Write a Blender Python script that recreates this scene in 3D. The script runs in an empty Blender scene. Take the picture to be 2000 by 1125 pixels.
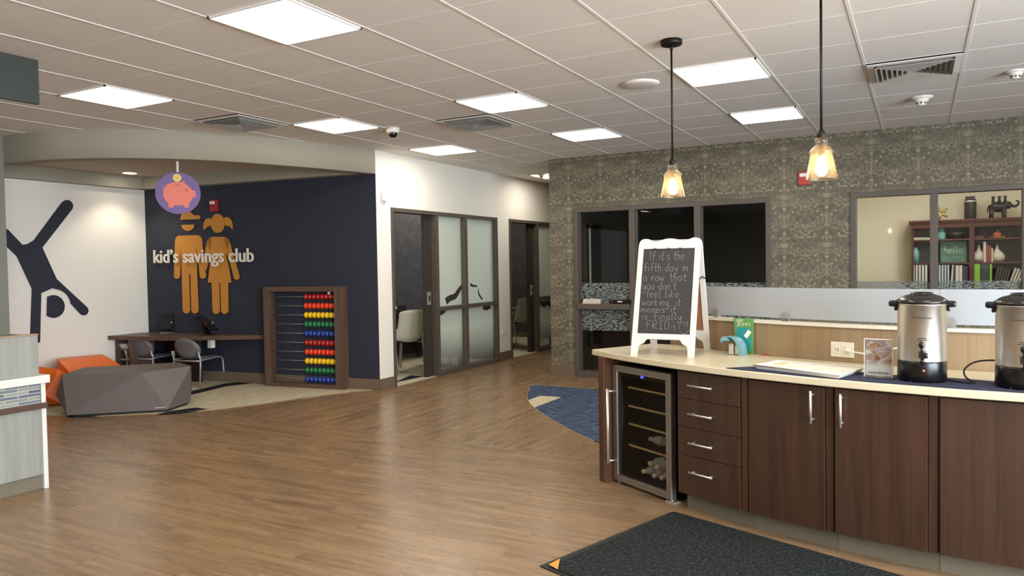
import bpy, bmesh, math, random
from mathutils import Vector, Matrix
random.seed(7)
SC = bpy.context.scene
COL = SC.collection
PI = math.pi
R_ = math.radians

# ------------------------------------------------------------------ camera, world, light, exposure
FPX = 1454.2
EYE = 1.4516
CEIL = 2.8211
CM = ((0.8772227731809079, 0.0003050567999304376, -0.48008344394818103),
      (0.47980205157164196, -0.034796295037861164, 0.8766864942265745),
      (-0.0164376859819424, -0.9993943790076004, -0.030670469307986135))
cam_d = bpy.data.cameras.new('camera'); cam = bpy.data.objects.new('camera', cam_d); COL.objects.link(cam)
cam_d.sensor_width = 36; cam_d.lens = FPX / 2000 * 36; cam_d.clip_start = 0.05; cam_d.clip_end = 100
cam.matrix_world = Matrix(((CM[0][0], -CM[0][1], -CM[0][2], 0), (CM[1][0], -CM[1][1], -CM[1][2], 0),
                           (CM[2][0], -CM[2][1], -CM[2][2], EYE), (0, 0, 0, 1)))
SC.camera = cam
SC.view_settings.view_transform = 'Standard'
SC.view_settings.look = 'None'
SC.view_settings.gamma = 1
SC.view_settings.use_curve_mapping = False
SC.view_settings.exposure = 0.93
LAMP = 9.5          # ceiling panel radiance
DAY = 14.0           # daylight outside the windows
world = bpy.data.worlds.new('World'); SC.world = world; world.use_nodes = True
wb = world.node_tree.nodes['Background']; wb.inputs[0].default_value = (0.80, 0.90, 1.0, 1); wb.inputs[1].default_value = DAY
SC.cycles.max_bounces = 10
SC.cycles.diffuse_bounces = 5
SC.cycles.sample_clamp_indirect = 6
SC.cycles.caustics_reflective = False
SC.cycles.caustics_refractive = False

def portal(x, y, z, sx, sy, rot):
    l = bpy.data.lights.new('window_portal', 'AREA'); l.shape = 'RECTANGLE'; l.size = sx; l.size_y = sy
    l.cycles.is_portal = True
    o = bpy.data.objects.new('window_portal', l); o.location = (x, y, z); o.rotation_euler = rot; COL.objects.link(o)
portal(4.47, .2, 1.53, 2.36, 7.5, (0, PI / 2, 0))

# ------------------------------------------------------------------ pixel rays (reference frame 2000 x 1125)
def ray(u, v):
    c = (u - 1000, v - 562.5, FPX)
    return Vector([sum(CM[i][k] * c[k] for k in range(3)) for i in range(3)])
def atz(u, v, z):
    r = ray(u, v); t = (z - EYE) / r.z; return Vector((r.x * t, r.y * t, z))
def aty(u, v, y):
    r = ray(u, v); t = y / r.y; return Vector((r.x * t, y, EYE + r.z * t))
def atx(u, v, x):
    r = ray(u, v); t = x / r.x; return Vector((x, r.y * t, EYE + r.z * t))
def onv(u, v, p, d):
    r = ray(u, v); n = (-d[1], d[0]); t = (n[0] * p[0] + n[1] * p[1]) / (n[0] * r.x + n[1] * r.y)
    return Vector((r.x * t, r.y * t, EYE + r.z * t))

# ------------------------------------------------------------------ materials
def srgb(h):
    h = h.lstrip('#'); o = []
    for i in (0, 2, 4):
        c = int(h[i:i + 2], 16) / 255; o.append(c / 12.92 if c <= .04045 else ((c + .055) / 1.055) ** 2.4)
    return (*o, 1)
class NT:
    def __init__(s, name):
        s.m = bpy.data.materials.new(name); s.m.use_nodes = True; s.t = s.m.node_tree; s.b = s.t.nodes['Principled BSDF']; s.out = s.t.nodes['Material Output']
    def n(s, t, **k):
        x = s.t.nodes.new(t)
        for a, v in k.items():
            if a.startswith('i_'): x.inputs[int(a[2:]) if a[2:].isdigit() else a[2:].replace('_', ' ')].default_value = v
            else: setattr(x, a, v)
        return x
    def l(s, a, b): s.t.links.new(a, b)
    def math(s, op, a, b=None, c=None):
        x = s.n('ShaderNodeMath', operation=op)
        for i, v in enumerate((a, b, c)):
            if v is None: continue
            if isinstance(v, (int, float)): x.inputs[i].default_value = v
            else: s.l(v, x.inputs[i])
        return x.outputs[0]
    def mix(s, f, a, b):
        x = s.n('ShaderNodeMix', data_type='RGBA')
        for i, v in ((0, f), (6, a), (7, b)):
            if isinstance(v, (int, float)): x.inputs[i].default_value = v
            elif isinstance(v, tuple): x.inputs[i].default_value = v
            else: s.l(v, x.inputs[i])
        return x.outputs[2]
    def ramp(s, f, *st):
        x = s.n('ShaderNodeValToRGB'); e = x.color_ramp.elements
        while len(e) < len(st): e.new(.5)
        for i, (p, c) in enumerate(st): e[i].position = p; e[i].color = c
        s.l(f, x.inputs[0]); return x.outputs[0]
    def pos(s):
        return s.n('ShaderNodeNewGeometry').outputs['Position']
    def obj(s):
        return s.n('ShaderNodeTexCoord').outputs['Object']
    def xyz(s, v):
        x = s.n('ShaderNodeSeparateXYZ'); s.l(v, x.inputs[0]); return x.outputs
    def comb(s, a, b, c):
        x = s.n('ShaderNodeCombineXYZ')
        for i, v in enumerate((a, b, c)):
            if isinstance(v, (int, float)): x.inputs[i].default_value = v
            else: s.l(v, x.inputs[i])
        return x.outputs[0]
    def noise(s, v, sc, det=3, ro=.55, dist=0):
        x = s.n('ShaderNodeTexNoise'); s.l(v, x.inputs['Vector']); x.inputs['Scale'].default_value = sc; x.inputs['Detail'].default_value = det
        x.inputs['Roughness'].default_value = ro; x.inputs['Distortion'].default_value = dist; return x.outputs[0]
    def scale(s, v, a):
        x = s.n('ShaderNodeMapping'); s.l(v, x.inputs[0]); x.inputs['Scale'].default_value = a; return x.outputs[0]
    def bump(s, h, st, d=.01):
        x = s.n('ShaderNodeBump'); s.l(h, x.inputs['Height']); x.inputs['Strength'].default_value = st; x.inputs['Distance'].default_value = d
        s.l(x.outputs[0], s.b.inputs['Normal'])
def P(name, col, rough=.5, metal=0, **k):
    q = NT(name); b = q.b; b.inputs['Base Color'].default_value = srgb(col) if isinstance(col, str) else col
    b.inputs['Roughness'].default_value = rough; b.inputs['Metallic'].default_value = metal
    n = q.noise(q.obj(), k.pop('ns', 40), 4)
    var = k.pop('var', .06); base = srgb(col) if isinstance(col, str) else col
    c2 = tuple(min(1, c * (1 - var)) for c in base[:3]) + (1,)
    q.l(q.mix(n, base, c2), b.inputs['Base Color'])
    for a, v in k.items(): b.inputs[a.replace('_', ' ')].default_value = v
    return q.m
def wood(name, c1, c2, rough=.4, axis='z', sc=1.0, c3=None):
    q = NT(name); v = q.obj(); s = {'z': (18 * sc, 18 * sc, .8 * sc), 'x': (.8 * sc, 18 * sc, 18 * sc), 'y': (18 * sc, .8 * sc, 18 * sc)}[axis]
    s2 = {'z': (90 * sc, 90 * sc, 2 * sc), 'x': (2 * sc, 90 * sc, 90 * sc), 'y': (90 * sc, 2 * sc, 90 * sc)}[axis]
    a = q.noise(q.scale(v, s), 1, 4, .6, .6); b = q.noise(q.scale(v, s2), 1, 3, .6)
    f = q.math('ADD', q.math('MULTIPLY', a, .7), q.math('MULTIPLY', b, .3))
    col = q.ramp(f, (.3, srgb(c2)), (.5, srgb(c3 or c1)), (.7, srgb(c1)))
    q.l(col, q.b.inputs['Base Color']); q.b.inputs['Roughness'].default_value = rough
    q.bump(b, .06, .002); return q.m
def emit(name, col, st):
    q = NT(name); e = q.n('ShaderNodeEmission'); e.inputs[0].default_value = col; e.inputs[1].default_value = st; q.l(e.outputs[0], q.out.inputs[0]); return q.m
def schlick(q, f0, k=1.0):
    w = q.n('ShaderNodeLayerWeight'); w.inputs['Blend'].default_value = .5
    return q.math('MULTIPLY', q.math('ADD', f0, q.math('MULTIPLY', q.math('POWER', w.outputs['Facing'], 5.0), 1 - f0)), k)
def glassy(name, tint=(.93, .95, .94, 1), rough=0.0, mixf=None):
    """architectural glass: clear transmission plus fresnel gloss"""
    q = NT(name); t = q.n('ShaderNodeBsdfTransparent'); t.inputs[0].default_value = tint
    g = q.n('ShaderNodeBsdfGlossy'); g.inputs['Roughness'].default_value = rough
    fac = schlick(q, .016)
    m = q.n('ShaderNodeMixShader'); q.l(fac, m.inputs[0]) if not isinstance(fac, float) else None
    q.l(t.outputs[0], m.inputs[1]); q.l(g.outputs[0], m.inputs[2]); q.l(m.outputs[0], q.out.inputs[0]); return q.m

M = {}
def mk_floor():
    q = NT('wood_plank_floor'); p = q.pos(); x, y, z = q.xyz(p)
    sw = q.math('GREATER_THAN', y, 5.11)
    nsw = q.math('SUBTRACT', 1.0, sw)
    a = q.math('ADD', q.math('MULTIPLY', x, nsw), q.math('MULTIPLY', y, sw))   # along plank
    b = q.math('ADD', q.math('MULTIPLY', y, nsw), q.math('MULTIPLY', x, sw))   # across plank
    v = q.comb(a, b, 0.0)
    br = q.n('ShaderNodeTexBrick', offset=.37, offset_frequency=2, squash=1.0)
    q.l(v, br.inputs['Vector']); br.inputs['Scale'].default_value = 1; br.inputs['Brick Width'].default_value = .92; br.inputs['Row Height'].default_value = .127
    br.inputs['Mortar Size'].default_value = .0012; br.inputs['Mortar Smooth'].default_value = .3
    br.inputs['Color1'].default_value = (0, 0, 0, 1); br.inputs['Color2'].default_value = (1, 1, 1, 1); br.inputs['Mortar'].default_value = (.5, .5, .5, 1)
    rnd = q.math('MULTIPLY', br.outputs['Color'], 1.0)
    gv = q.comb(q.math('ADD', q.math('MULTIPLY', a, 1.3), q.math('MULTIPLY', rnd, 17.0)), q.math('MULTIPLY', b, 16.0), 0.0)
    g1 = q.noise(gv, 1, 5, .62, .7)
    g2 = q.noise(q.comb(q.math('MULTIPLY', a, 4.0), q.math('MULTIPLY', b, 90.0), rnd), 1, 3, .6)
    kn = q.noise(q.comb(q.math('MULTIPLY', a, 2.6), q.math('MULTIPLY', b, 9.0), q.math('MULTIPLY', rnd, 5.0)), 1, 2, .5, .5)
    f = q.math('ADD', q.math('MULTIPLY', g1, .62), q.math('ADD', q.math('MULTIPLY', g2, .30), q.math('MULTIPLY', rnd, .06)))
    col = q.ramp(f, (.32, srgb('#654f39')), (.46, srgb('#7e6449')), (.56, srgb('#8a6e50')), (.72, srgb('#a0815e')))
    knots = q.ramp(kn, (.66, (0, 0, 0, 1)), (.78, (1, 1, 1, 1)))
    col = q.mix(q.math('MULTIPLY', knots, .5), col, srgb('#4a3526'))
    col = q.mix(q.math('MULTIPLY', br.outputs['Fac'], .35), col, srgb('#4a3626'))
    q.l(col, q.b.inputs['Base Color'])
    q.l(q.math('ADD', .20, q.math('MULTIPLY', g1, .14)), q.b.inputs['Roughness'])
    h = q.math('SUBTRACT', q.math('MULTIPLY', g2, .5), br.outputs['Fac'])
    q.bump(h, .06, .002); return q.m
M['floor'] = mk_floor()
def mk_carpet(name, cs, st=(4, 40)):
    q = NT(name); p = q.pos(); x, y, z = q.xyz(p)
    a = q.noise(q.comb(q.math('MULTIPLY', x, st[1] * 1.0), q.math('MULTIPLY', y, st[0] * 1.0), 0.0), 1, 4, .65)
    b = q.noise(p, 160, 2)
    f = q.math('ADD', q.math('MULTIPLY', a, .75), q.math('MULTIPLY', b, .25))
    q.l(q.ramp(f, (.36, srgb(cs[0])), (.5, srgb(cs[1])), (.64, srgb(cs[2]))), q.b.inputs['Base Color'])
    q.b.inputs['Roughness'].default_value = .95; q.b.inputs['Specular IOR Level'].default_value = .1
    q.bump(b, .6, .004); return q.m
M['carpet'] = mk_carpet('beige_carpet', ('#a0957a', '#b9ae92', '#cfc5aa'), (40, 7))
M['navy_carpet'] = mk_carpet('navy_carpet', ('#17191f', '#22252e', '#33363f'), (40, 7))
M['blue_carpet'] = mk_carpet('blue_carpet', ('#232a38', '#3b475c', '#626f86'), (30, 9))
M['mat'] = mk_carpet('charcoal_mat', ('#121413', '#222524', '#3b3f3d'), (60, 60))
M['rubber'] = P('black_rubber', '#14140f', .7)
M['ceil'] = P('ceiling_tile', '#e8e4de', .95, ns=180, var=.05)
M['vent'] = P('vent_grey', '#9b968e', .5)
M['tbar'] = P('ceiling_grid', '#ebe7e1', .6)
M['white_wall'] = P('white_wall_paint', '#e6e0d4', .85, ns=5, var=.02)
M['cream_wall'] = P('cream_wall_paint', '#f0e6cd', .85, ns=5, var=.02)
M['soffit'] = P('taupe_soffit_paint', '#9c9584', .85, ns=5, var=.03)
M['column'] = P('grey_green_column_paint', '#7a7a6f', .8, ns=5, var=.03)
M['alcove_ceil'] = P('alcove_ceiling_paint', '#bdb2a2', .9, ns=5, var=.03)
M['navy'] = P('navy_wall_paint', '#262936', .75, ns=5, var=.05)
M['base'] = P('taupe_baseboard', '#6d5c4b', .6, ns=8)
M['frame'] = P('bronze_brown_frame', '#544b43', .45, ns=8)
M['frame_dark'] = P('dark_bronze_frame', '#3b332c', .45, ns=8)
M['fascia'] = P('dark_green_fascia', '#31352f', .7)
def mk_wallpaper():
    q = NT('geometric_wallpaper'); x, y, z = q.xyz(q.pos()); u = q.math('ADD', x, y)
    A = lambda a, b: q.math('ADD', a, b)
    S = lambda a, b: q.math('SUBTRACT', a, b)
    Mu = lambda a, b: q.math('MULTIPLY', a, b)
    def pp(v, s): return q.math('PINGPONG', v, s)
    def line(v, c, w): return q.math('LESS_THAN', q.math('ABSOLUTE', S(v, c)), w)
    wob = q.noise(q.pos(), 26, 2); wo = Mu(S(wob, .5), .012)
    fx = A(pp(u, .22), wo); fz = A(pp(z, .27), wo)          # mirrored repeat: 38 x 54 cm
    # column of small stacked lozenges on the mirror axis
    lz = pp(z, .016); loz = A(fx, Mu(lz, .9)); col = Mu(line(loz, .016, .0028), q.math('LESS_THAN', fx, .026))
    dots = Mu(q.math('LESS_THAN', A(Mu(A(fx, 0.0), 1.0), pp(A(z, .008), .016)), .006), q.math('LESS_THAN', fx, .01))
    # large nested lozenges and arcs
    big = A(Mu(fx, 1.0), Mu(fz, .72)); b1 = line(pp(big, .046), .012, .0016); b2 = line(pp(big, .023), .006, .001)
    zone = q.math('GREATER_THAN', pp(A(z, Mu(fx, .5)), .135), .062)
    # zigzag and lace made of mirrored cells
    vec = q.comb(fx, fz, 0.0)
    v1 = q.n('ShaderNodeTexVoronoi', feature='DISTANCE_TO_EDGE', distance='EUCLIDEAN'); q.l(vec, v1.inputs['Vector']); v1.inputs['Scale'].default_value = 30; v1.inputs['Randomness'].default_value = .8
    lace = q.math('LESS_THAN', v1.outputs['Distance'], .055)
    v2 = q.n('ShaderNodeTexVoronoi', feature='F1', distance='CHEBYCHEV'); q.l(vec, v2.inputs['Vector']); v2.inputs['Scale'].default_value = 26; v2.inputs['Randomness'].default_value = .6
    rings = line(v2.outputs['Distance'], .26, .038)
    dd = q.math('LESS_THAN', v2.outputs['Distance'], .08)
    a = A(Mu(zone, A(b1, Mu(rings, .9))), Mu(S(1.0, zone), A(Mu(lace, .75), A(Mu(b2, .6), dd))))
    a = A(a, Mu(A(col, dots), .6))
    br = q.ramp(q.noise(q.pos(), 70, 3, .6), (.38, (0, 0, 0, 1)), (.6, (1, 1, 1, 1)))
    f = q.math('MINIMUM', Mu(a, A(.35, Mu(br, .65))), 1.0)
    base = q.ramp(q.noise(q.pos(), 2.2, 3), (.35, srgb('#514a3b')), (.65, srgb('#5d5545')))
    q.l(q.mix(Mu(f, .8), base, srgb('#a39a7e')), q.b.inputs['Base Color']); q.b.inputs['Roughness'].default_value = .6; return q.m
M['wallpaper'] = mk_wallpaper()
def mk_darkpaper():
    q = NT('dark_textured_wallcovering'); p = q.pos(); n = q.noise(p, 9, 6, .7, 1.0)
    q.l(q.ramp(n, (.35, srgb('#37363a')), (.6, srgb('#4b4948'))), q.b.inputs['Base Color']); q.b.inputs['Roughness'].default_value = .6; q.bump(n, .3, .01); return q.m
M['darkpaper'] = mk_darkpaper()
M['cab'] = wood('dark_walnut_laminate', '#482d1e', '#2b1b12', .42, 'z', 1.0, '#3b2518')
M['walnut'] = wood('walnut_veneer', '#6b5344', '#47352b', .45, 'z', 1.0, '#5a4438')
M['walnutx'] = wood('walnut_veneer_cross', '#6e5546', '#4a372c', .45, 'x', 1.0, '#5c4639')
M['cabx'] = wood('dark_walnut_laminate_cross', '#5a4132', '#3a281f', .45, 'x', 1.0, '#4a3428')
M['cab_red'] = wood('reddish_walnut_edge', '#54341f', '#382217', .45, 'z')
M['kick'] = P('taupe_kick', '#6a6151', .5, ns=6, var=.15)
M['lightwood'] = wood('light_oak_laminate', '#a08a6c', '#836b50', .45, 'z', .6, '#937c5f')
M['greywood'] = wood('grey_wood_laminate', '#93928a', '#77766f', .5, 'z', .45, '#87867e')
M['counter'] = P('cream_solid_surface', '#d0c4a6', .28, ns=90, var=.03)
M['cap'] = P('cream_cap', '#e4dfd0', .35)
M['whitetop'] = P('white_solid_surface', '#cdccc3', .35)
M['steel'] = P('brushed_stainless', '#d6d3cc', .36, 1, ns=60, var=.12)
M['doorsteel'] = P('fridge_door_stainless', '#a19b92', .38, .9, ns=60, var=.1)
M['chrome'] = P('satin_nickel', '#dad7d0', .38, .8)
M['silver'] = P('silver_painted_steel', '#b4b2ae', .35, .6)
M['black'] = P('black_plastic', '#0c0b0b', .28)
M['blackmatte'] = P('matte_black', '#121110', .6)
M['darkbrown'] = P('dark_brown_wood', '#2c1c17', .45)
M['bronze'] = P('oiled_bronze', '#1d1512', .5, .5)
M['white'] = P('white_plastic', '#e3ded4', .45)
M['easel'] = P('white_painted_wood', '#d6cdc4', .5)
M['chalkboard'] = P('chalkboard', '#2e2b29', .55, ns=6, var=.3)
M['chalk'] = P('chalk', '#98938d', .95, ns=300, var=.5)
M['hardboard'] = P('brown_hardboard', '#8a5a3c', .7)
M['orange'] = P('orange_vinyl', '#ea6a1c', .45, var=.03)
M['taupe_fab'] = P('taupe_vinyl', '#5f5450', .55, var=.05, ns=200)
M['mustard'] = P('mustard_acrylic', '#c8862f', .45, var=.05, ns=4)
M['letter'] = P('off_white_letters', '#e9e0d0', .5)
M['figure'] = P('navy_vinyl_figure', '#1f2130', .55)
M['purple'] = P('purple_disc', '#5a4078', .5)
M['pig'] = P('salmon_pink', '#c9604c', .5, var=.03)
M['coin'] = P('gold_yellow', '#d1a23a', .5)
M['coin2'] = P('pale_yellow', '#e6c766', .5)
M['slot'] = P('dark_red_slot', '#8f2f28', .5)
M['red'] = P('red_plastic', '#a8201c', .4)
M['greychair'] = P('grey_chair_plastic', '#6b6567', .5)
M['seatblue'] = P('blue_grey_seat', '#3f434e', .6)
M['mesh_back'] = P('pale_chair_mesh', '#b9b49d', .7)
M['navycloth'] = P('navy_cloth', '#1c2340', .9, ns=300, var=.3)
M['led'] = emit('blue_led', (.05, .06, 1, 1), 2.2)
M['redled'] = emit('red_led', (1, .05, .02, 1), 8)
M['panel'] = emit('ceiling_panel_light', (1, .94, .84, 1), LAMP)
M['downlight'] = emit('downlight_glow', (1, .9, .75, 1), 14)
M['bulb'] = emit('bulb_glow', (1, .62, .25, 1), 60)
M['glass'] = glassy('clear_glass')
M['darkglass'] = glassy('tinted_fridge_glass', (.80, .76, .70, 1))
M['acrylic'] = glassy('clear_acrylic', (.9, .92, .9, 1), .05)
def mk_frost():
    q = NT('frosted_acrylic'); d = q.n('ShaderNodeBsdfDiffuse'); d.inputs[0].default_value = srgb('#c3c8cc')
    t = q.n('ShaderNodeBsdfTranslucent'); t.inputs[0].default_value = srgb('#c3c8cc')
    m = q.n('ShaderNodeMixShader'); m.inputs[0].default_value = .35; q.l(d.outputs[0], m.inputs[1]); q.l(t.outputs[0], m.inputs[2])
    g = q.n('ShaderNodeBsdfGlossy'); g.inputs['Roughness'].default_value = .35
    m2 = q.n('ShaderNodeMixShader'); m2.inputs[0].default_value = .06; q.l(m.outputs[0], m2.inputs[1]); q.l(g.outputs[0], m2.inputs[2]); q.l(m2.outputs[0], q.out.inputs[0])
    n = q.noise(q.obj(), 6); q.l(q.mix(n, srgb('#c8ccd0'), srgb('#bcc2c6')), d.inputs[0]); return q.m
M['frost'] = mk_frost()
def mk_film():
    """door glass with a frosted film that fades out towards the floor"""
    q = NT('frosted_door_film'); x, y, z = q.xyz(q.pos())
    d = q.n('ShaderNodeBsdfDiffuse'); d.inputs[0].default_value = srgb('#e4eadd')
    t = q.n('ShaderNodeBsdfTranslucent'); t.inputs[0].default_value = srgb('#eaf0e6')
    m = q.n('ShaderNodeMixShader'); m.inputs[0].default_value = .4; q.l(d.outputs[0], m.inputs[1]); q.l(t.outputs[0], m.inputs[2])
    c = q.n('ShaderNodeBsdfTransparent'); c.inputs[0].default_value = (.8, .84, .82, 1)
    g = q.n('ShaderNodeBsdfGlossy'); g.inputs['Roughness'].default_value = .08
    up = q.n('ShaderNodeMapRange'); q.l(z, up.inputs[0]); up.inputs[1].default_value = .12; up.inputs[2].default_value = .62; up.inputs[3].default_value = .12; up.inputs[4].default_value = .95
    n = q.noise(q.pos(), 60, 2); f = q.math('MULTIPLY', up.outputs[0], q.math('ADD', .92, q.math('MULTIPLY', n, .12)))
    m2 = q.n('ShaderNodeMixShader'); q.l(q.math('MINIMUM', f, 1.0), m2.inputs[0]); q.l(c.outputs[0], m2.inputs[1]); q.l(m.outputs[0], m2.inputs[2])
    m3 = q.n('ShaderNodeMixShader'); m3.inputs[0].default_value = .07; q.l(m2.outputs[0], m3.inputs[1]); q.l(g.outputs[0], m3.inputs[2]); q.l(m3.outputs[0], q.out.inputs[0]); return q.m
M['film'] = mk_film()
def mk_ripple():
    """strip of rippled water pattern film on clear glass"""
    q = NT('ripple_pattern_film'); x, y, z = q.xyz(q.pos())
    n = q.noise(q.comb(q.math('MULTIPLY', q.math('ADD', x, y), 22.0), q.math('MULTIPLY', z, 110.0), 0.0), 1, 3, .6, .8)
    f = q.ramp(n, (.47, (0, 0, 0, 1)), (.53, (1, 1, 1, 1)))
    d = q.n('ShaderNodeBsdfDiffuse'); d.inputs[0].default_value = srgb('#8c918d')
    c = q.n('ShaderNodeBsdfTransparent'); c.inputs[0].default_value = (.75, .78, .78, 1)
    m = q.n('ShaderNodeMixShader'); q.l(q.math('MULTIPLY', f, .8), m.inputs[0]); q.l(c.outputs[0], m.inputs[1]); q.l(d.outputs[0], m.inputs[2]); q.l(m.outputs[0], q.out.inputs[0]); return q.m
M['ripple'] = mk_ripple()
def mk_amber():
    q = NT('seeded_amber_glass'); t = q.n('ShaderNodeBsdfTransparent'); t.inputs[0].default_value = (.97, .90, .80, 1)
    g = q.n('ShaderNodeBsdfGlossy'); g.inputs['Roughness'].default_value = .08
    d = q.n('ShaderNodeBsdfTranslucent'); d.inputs[0].default_value = (.95, .8, .6, 1)
    sp = q.noise(q.obj(), 260, 2); s2 = q.ramp(sp, (.5, (0, 0, 0, 1)), (.62, (1, 1, 1, 1)))
    m = q.n('ShaderNodeMixShader'); q.l(q.math('ADD', .04, q.math('MULTIPLY', s2, .16)), m.inputs[0]); q.l(t.outputs[0], m.inputs[1]); q.l(d.outputs[0], m.inputs[2])
    m2 = q.n('ShaderNodeMixShader'); q.l(schlick(q, .05, .8), m2.inputs[0]); q.l(m.outputs[0], m2.inputs[1]); q.l(g.outputs[0], m2.inputs[2]); q.l(m2.outputs[0], q.out.inputs[0]); return q.m
M['amber'] = mk_amber()
def mk_mosaic():
    q = NT('glass_mosaic_tile'); x, y, z = q.xyz(q.pos())
    br = q.n('ShaderNodeTexBrick', offset=.45); q.l(q.comb(y, z, 0.0), br.inputs['Vector']); br.inputs['Scale'].default_value = 1
    br.inputs['Brick Width'].default_value = .145; br.inputs['Row Height'].default_value = .0225; br.inputs['Mortar Size'].default_value = .0022
    br.inputs['Color1'].default_value = (0, 0, 0, 1); br.inputs['Color2'].default_value = (1, 1, 1, 1); br.inputs['Mortar'].default_value = (.5, .5, .5, 1)
    tiles = q.ramp(br.outputs['Color'], (0, srgb('#3f4450')), (.35, srgb('#70757c')), (.6, srgb('#858a76')), (1, srgb('#8d8c86')))
    q.l(q.mix(br.outputs['Fac'], tiles, srgb('#b5b3aa')), q.b.inputs['Base Color']); q.b.inputs['Roughness'].default_value = .15; return q.m
M['mosaic'] = mk_mosaic()
def mk_cake():
    q = NT('coffee_cake_print'); v = q.obj(); n = q.noise(v, 16, 4, .6, 1.2); x, y, z = q.xyz(v)
    c = q.ramp(n, (.34, srgb('#7a4a35')), (.44, srgb('#b98a68')), (.52, srgb('#a79aa6')), (.6, srgb('#e0d4cc')), (.7, srgb('#cfa584')))
    g = q.n('ShaderNodeMapRange'); q.l(z, g.inputs[0]); g.inputs[1].default_value = .045; g.inputs[2].default_value = .085
    q.l(q.mix(g.outputs[0], srgb('#d8cfcd'), c), q.b.inputs['Base Color']); q.b.inputs['Roughness'].default_value = .4; return q.m
M['cake'] = mk_cake()

M['bead_red'] = P('dark_red_bead', '#a3201c', .3); M['bead_orangered'] = P('orange_red_bead', '#dd3a18', .3); M['bead_yel'] = P('yellow_bead', '#e8bc14', .3)
M['bead_grn'] = P('green_bead', '#1d6a3c', .3); M['bead_blu'] = P('blue_bead', '#1f3a8c', .3)
M['screen'] = P('tablet_screen', '#23231f', .15)
M['brass'] = P('brass_trim', '#d8cba4', .4, .4)
M['bottle'] = P('bottle_plastic', '#e2ecf0', .08, 0, Alpha=.6); M['glasslabel'] = glassy('label_film', (.6, .68, .78, 1), .2)
M['green'] = P('leaf_green_print', '#7fb86a', .45, var=.15, ns=10); M['teal'] = P('teal_print', '#2aa3a8', .4); M['tealpale'] = P('pale_teal_plastic', '#7ea9b2', .3, var=.2, ns=12); M['printlet'] = P('cream_print', '#f0efd6', .6)
M['paper'] = P('waxed_paper', '#e8e4d4', .5, var=.12, ns=30); M['crumb'] = P('yellow_crumb', '#d9b85a', .7)
M['lid'] = P('smoky_lid', '#1b1816', .22)
M['amberbulb'] = emit('glowing_bulb', (1, .74, .40, 1), 22)
M['darkdesk'] = P('dark_brown_laminate', '#2b1a15', .45)
M['gold'] = P('antique_gold', '#cbb37a', .4, .5); M['pewter'] = P('dark_pewter', '#3b3430', .4, .5); M['aqua'] = P('aqua_glaze', '#7fb5ae', .3); M['vase'] = P('patterned_dark_vase', '#3c3a34', .35, 0, ns=60, var=.6)
M['creambook'] = P('cream_cover', '#cfc7ae', .6); M['wicker'] = P('pale_wicker', '#b8a67e', .8, ns=120, var=.4)
M['sage'] = P('sage_green', '#5f8577', .6, ns=6, var=.2); M['sagelight'] = P('pale_sage', '#c4d6c0', .6); M['sagemid'] = P('mid_sage', '#8fae9c', .6)
M['bookred'] = P('dusty_red_cover', '#9a5040', .6); M['lime'] = P('lime_green_cover', '#8ec63a', .5); M['charcoal'] = P('charcoal_cover', '#44484c', .55); M['indigo'] = P('indigo_cover', '#4a4a66', .55); M['plum'] = P('plum_cover', '#6b4a52', .6); M['binder'] = P('white_binder', '#dcdccf', .5); M['binderblue'] = P('pale_blue_binder', '#c9d6dc', .5); M['darkbook'] = P('dark_grey_cover', '#5a5450', .6)
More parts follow.
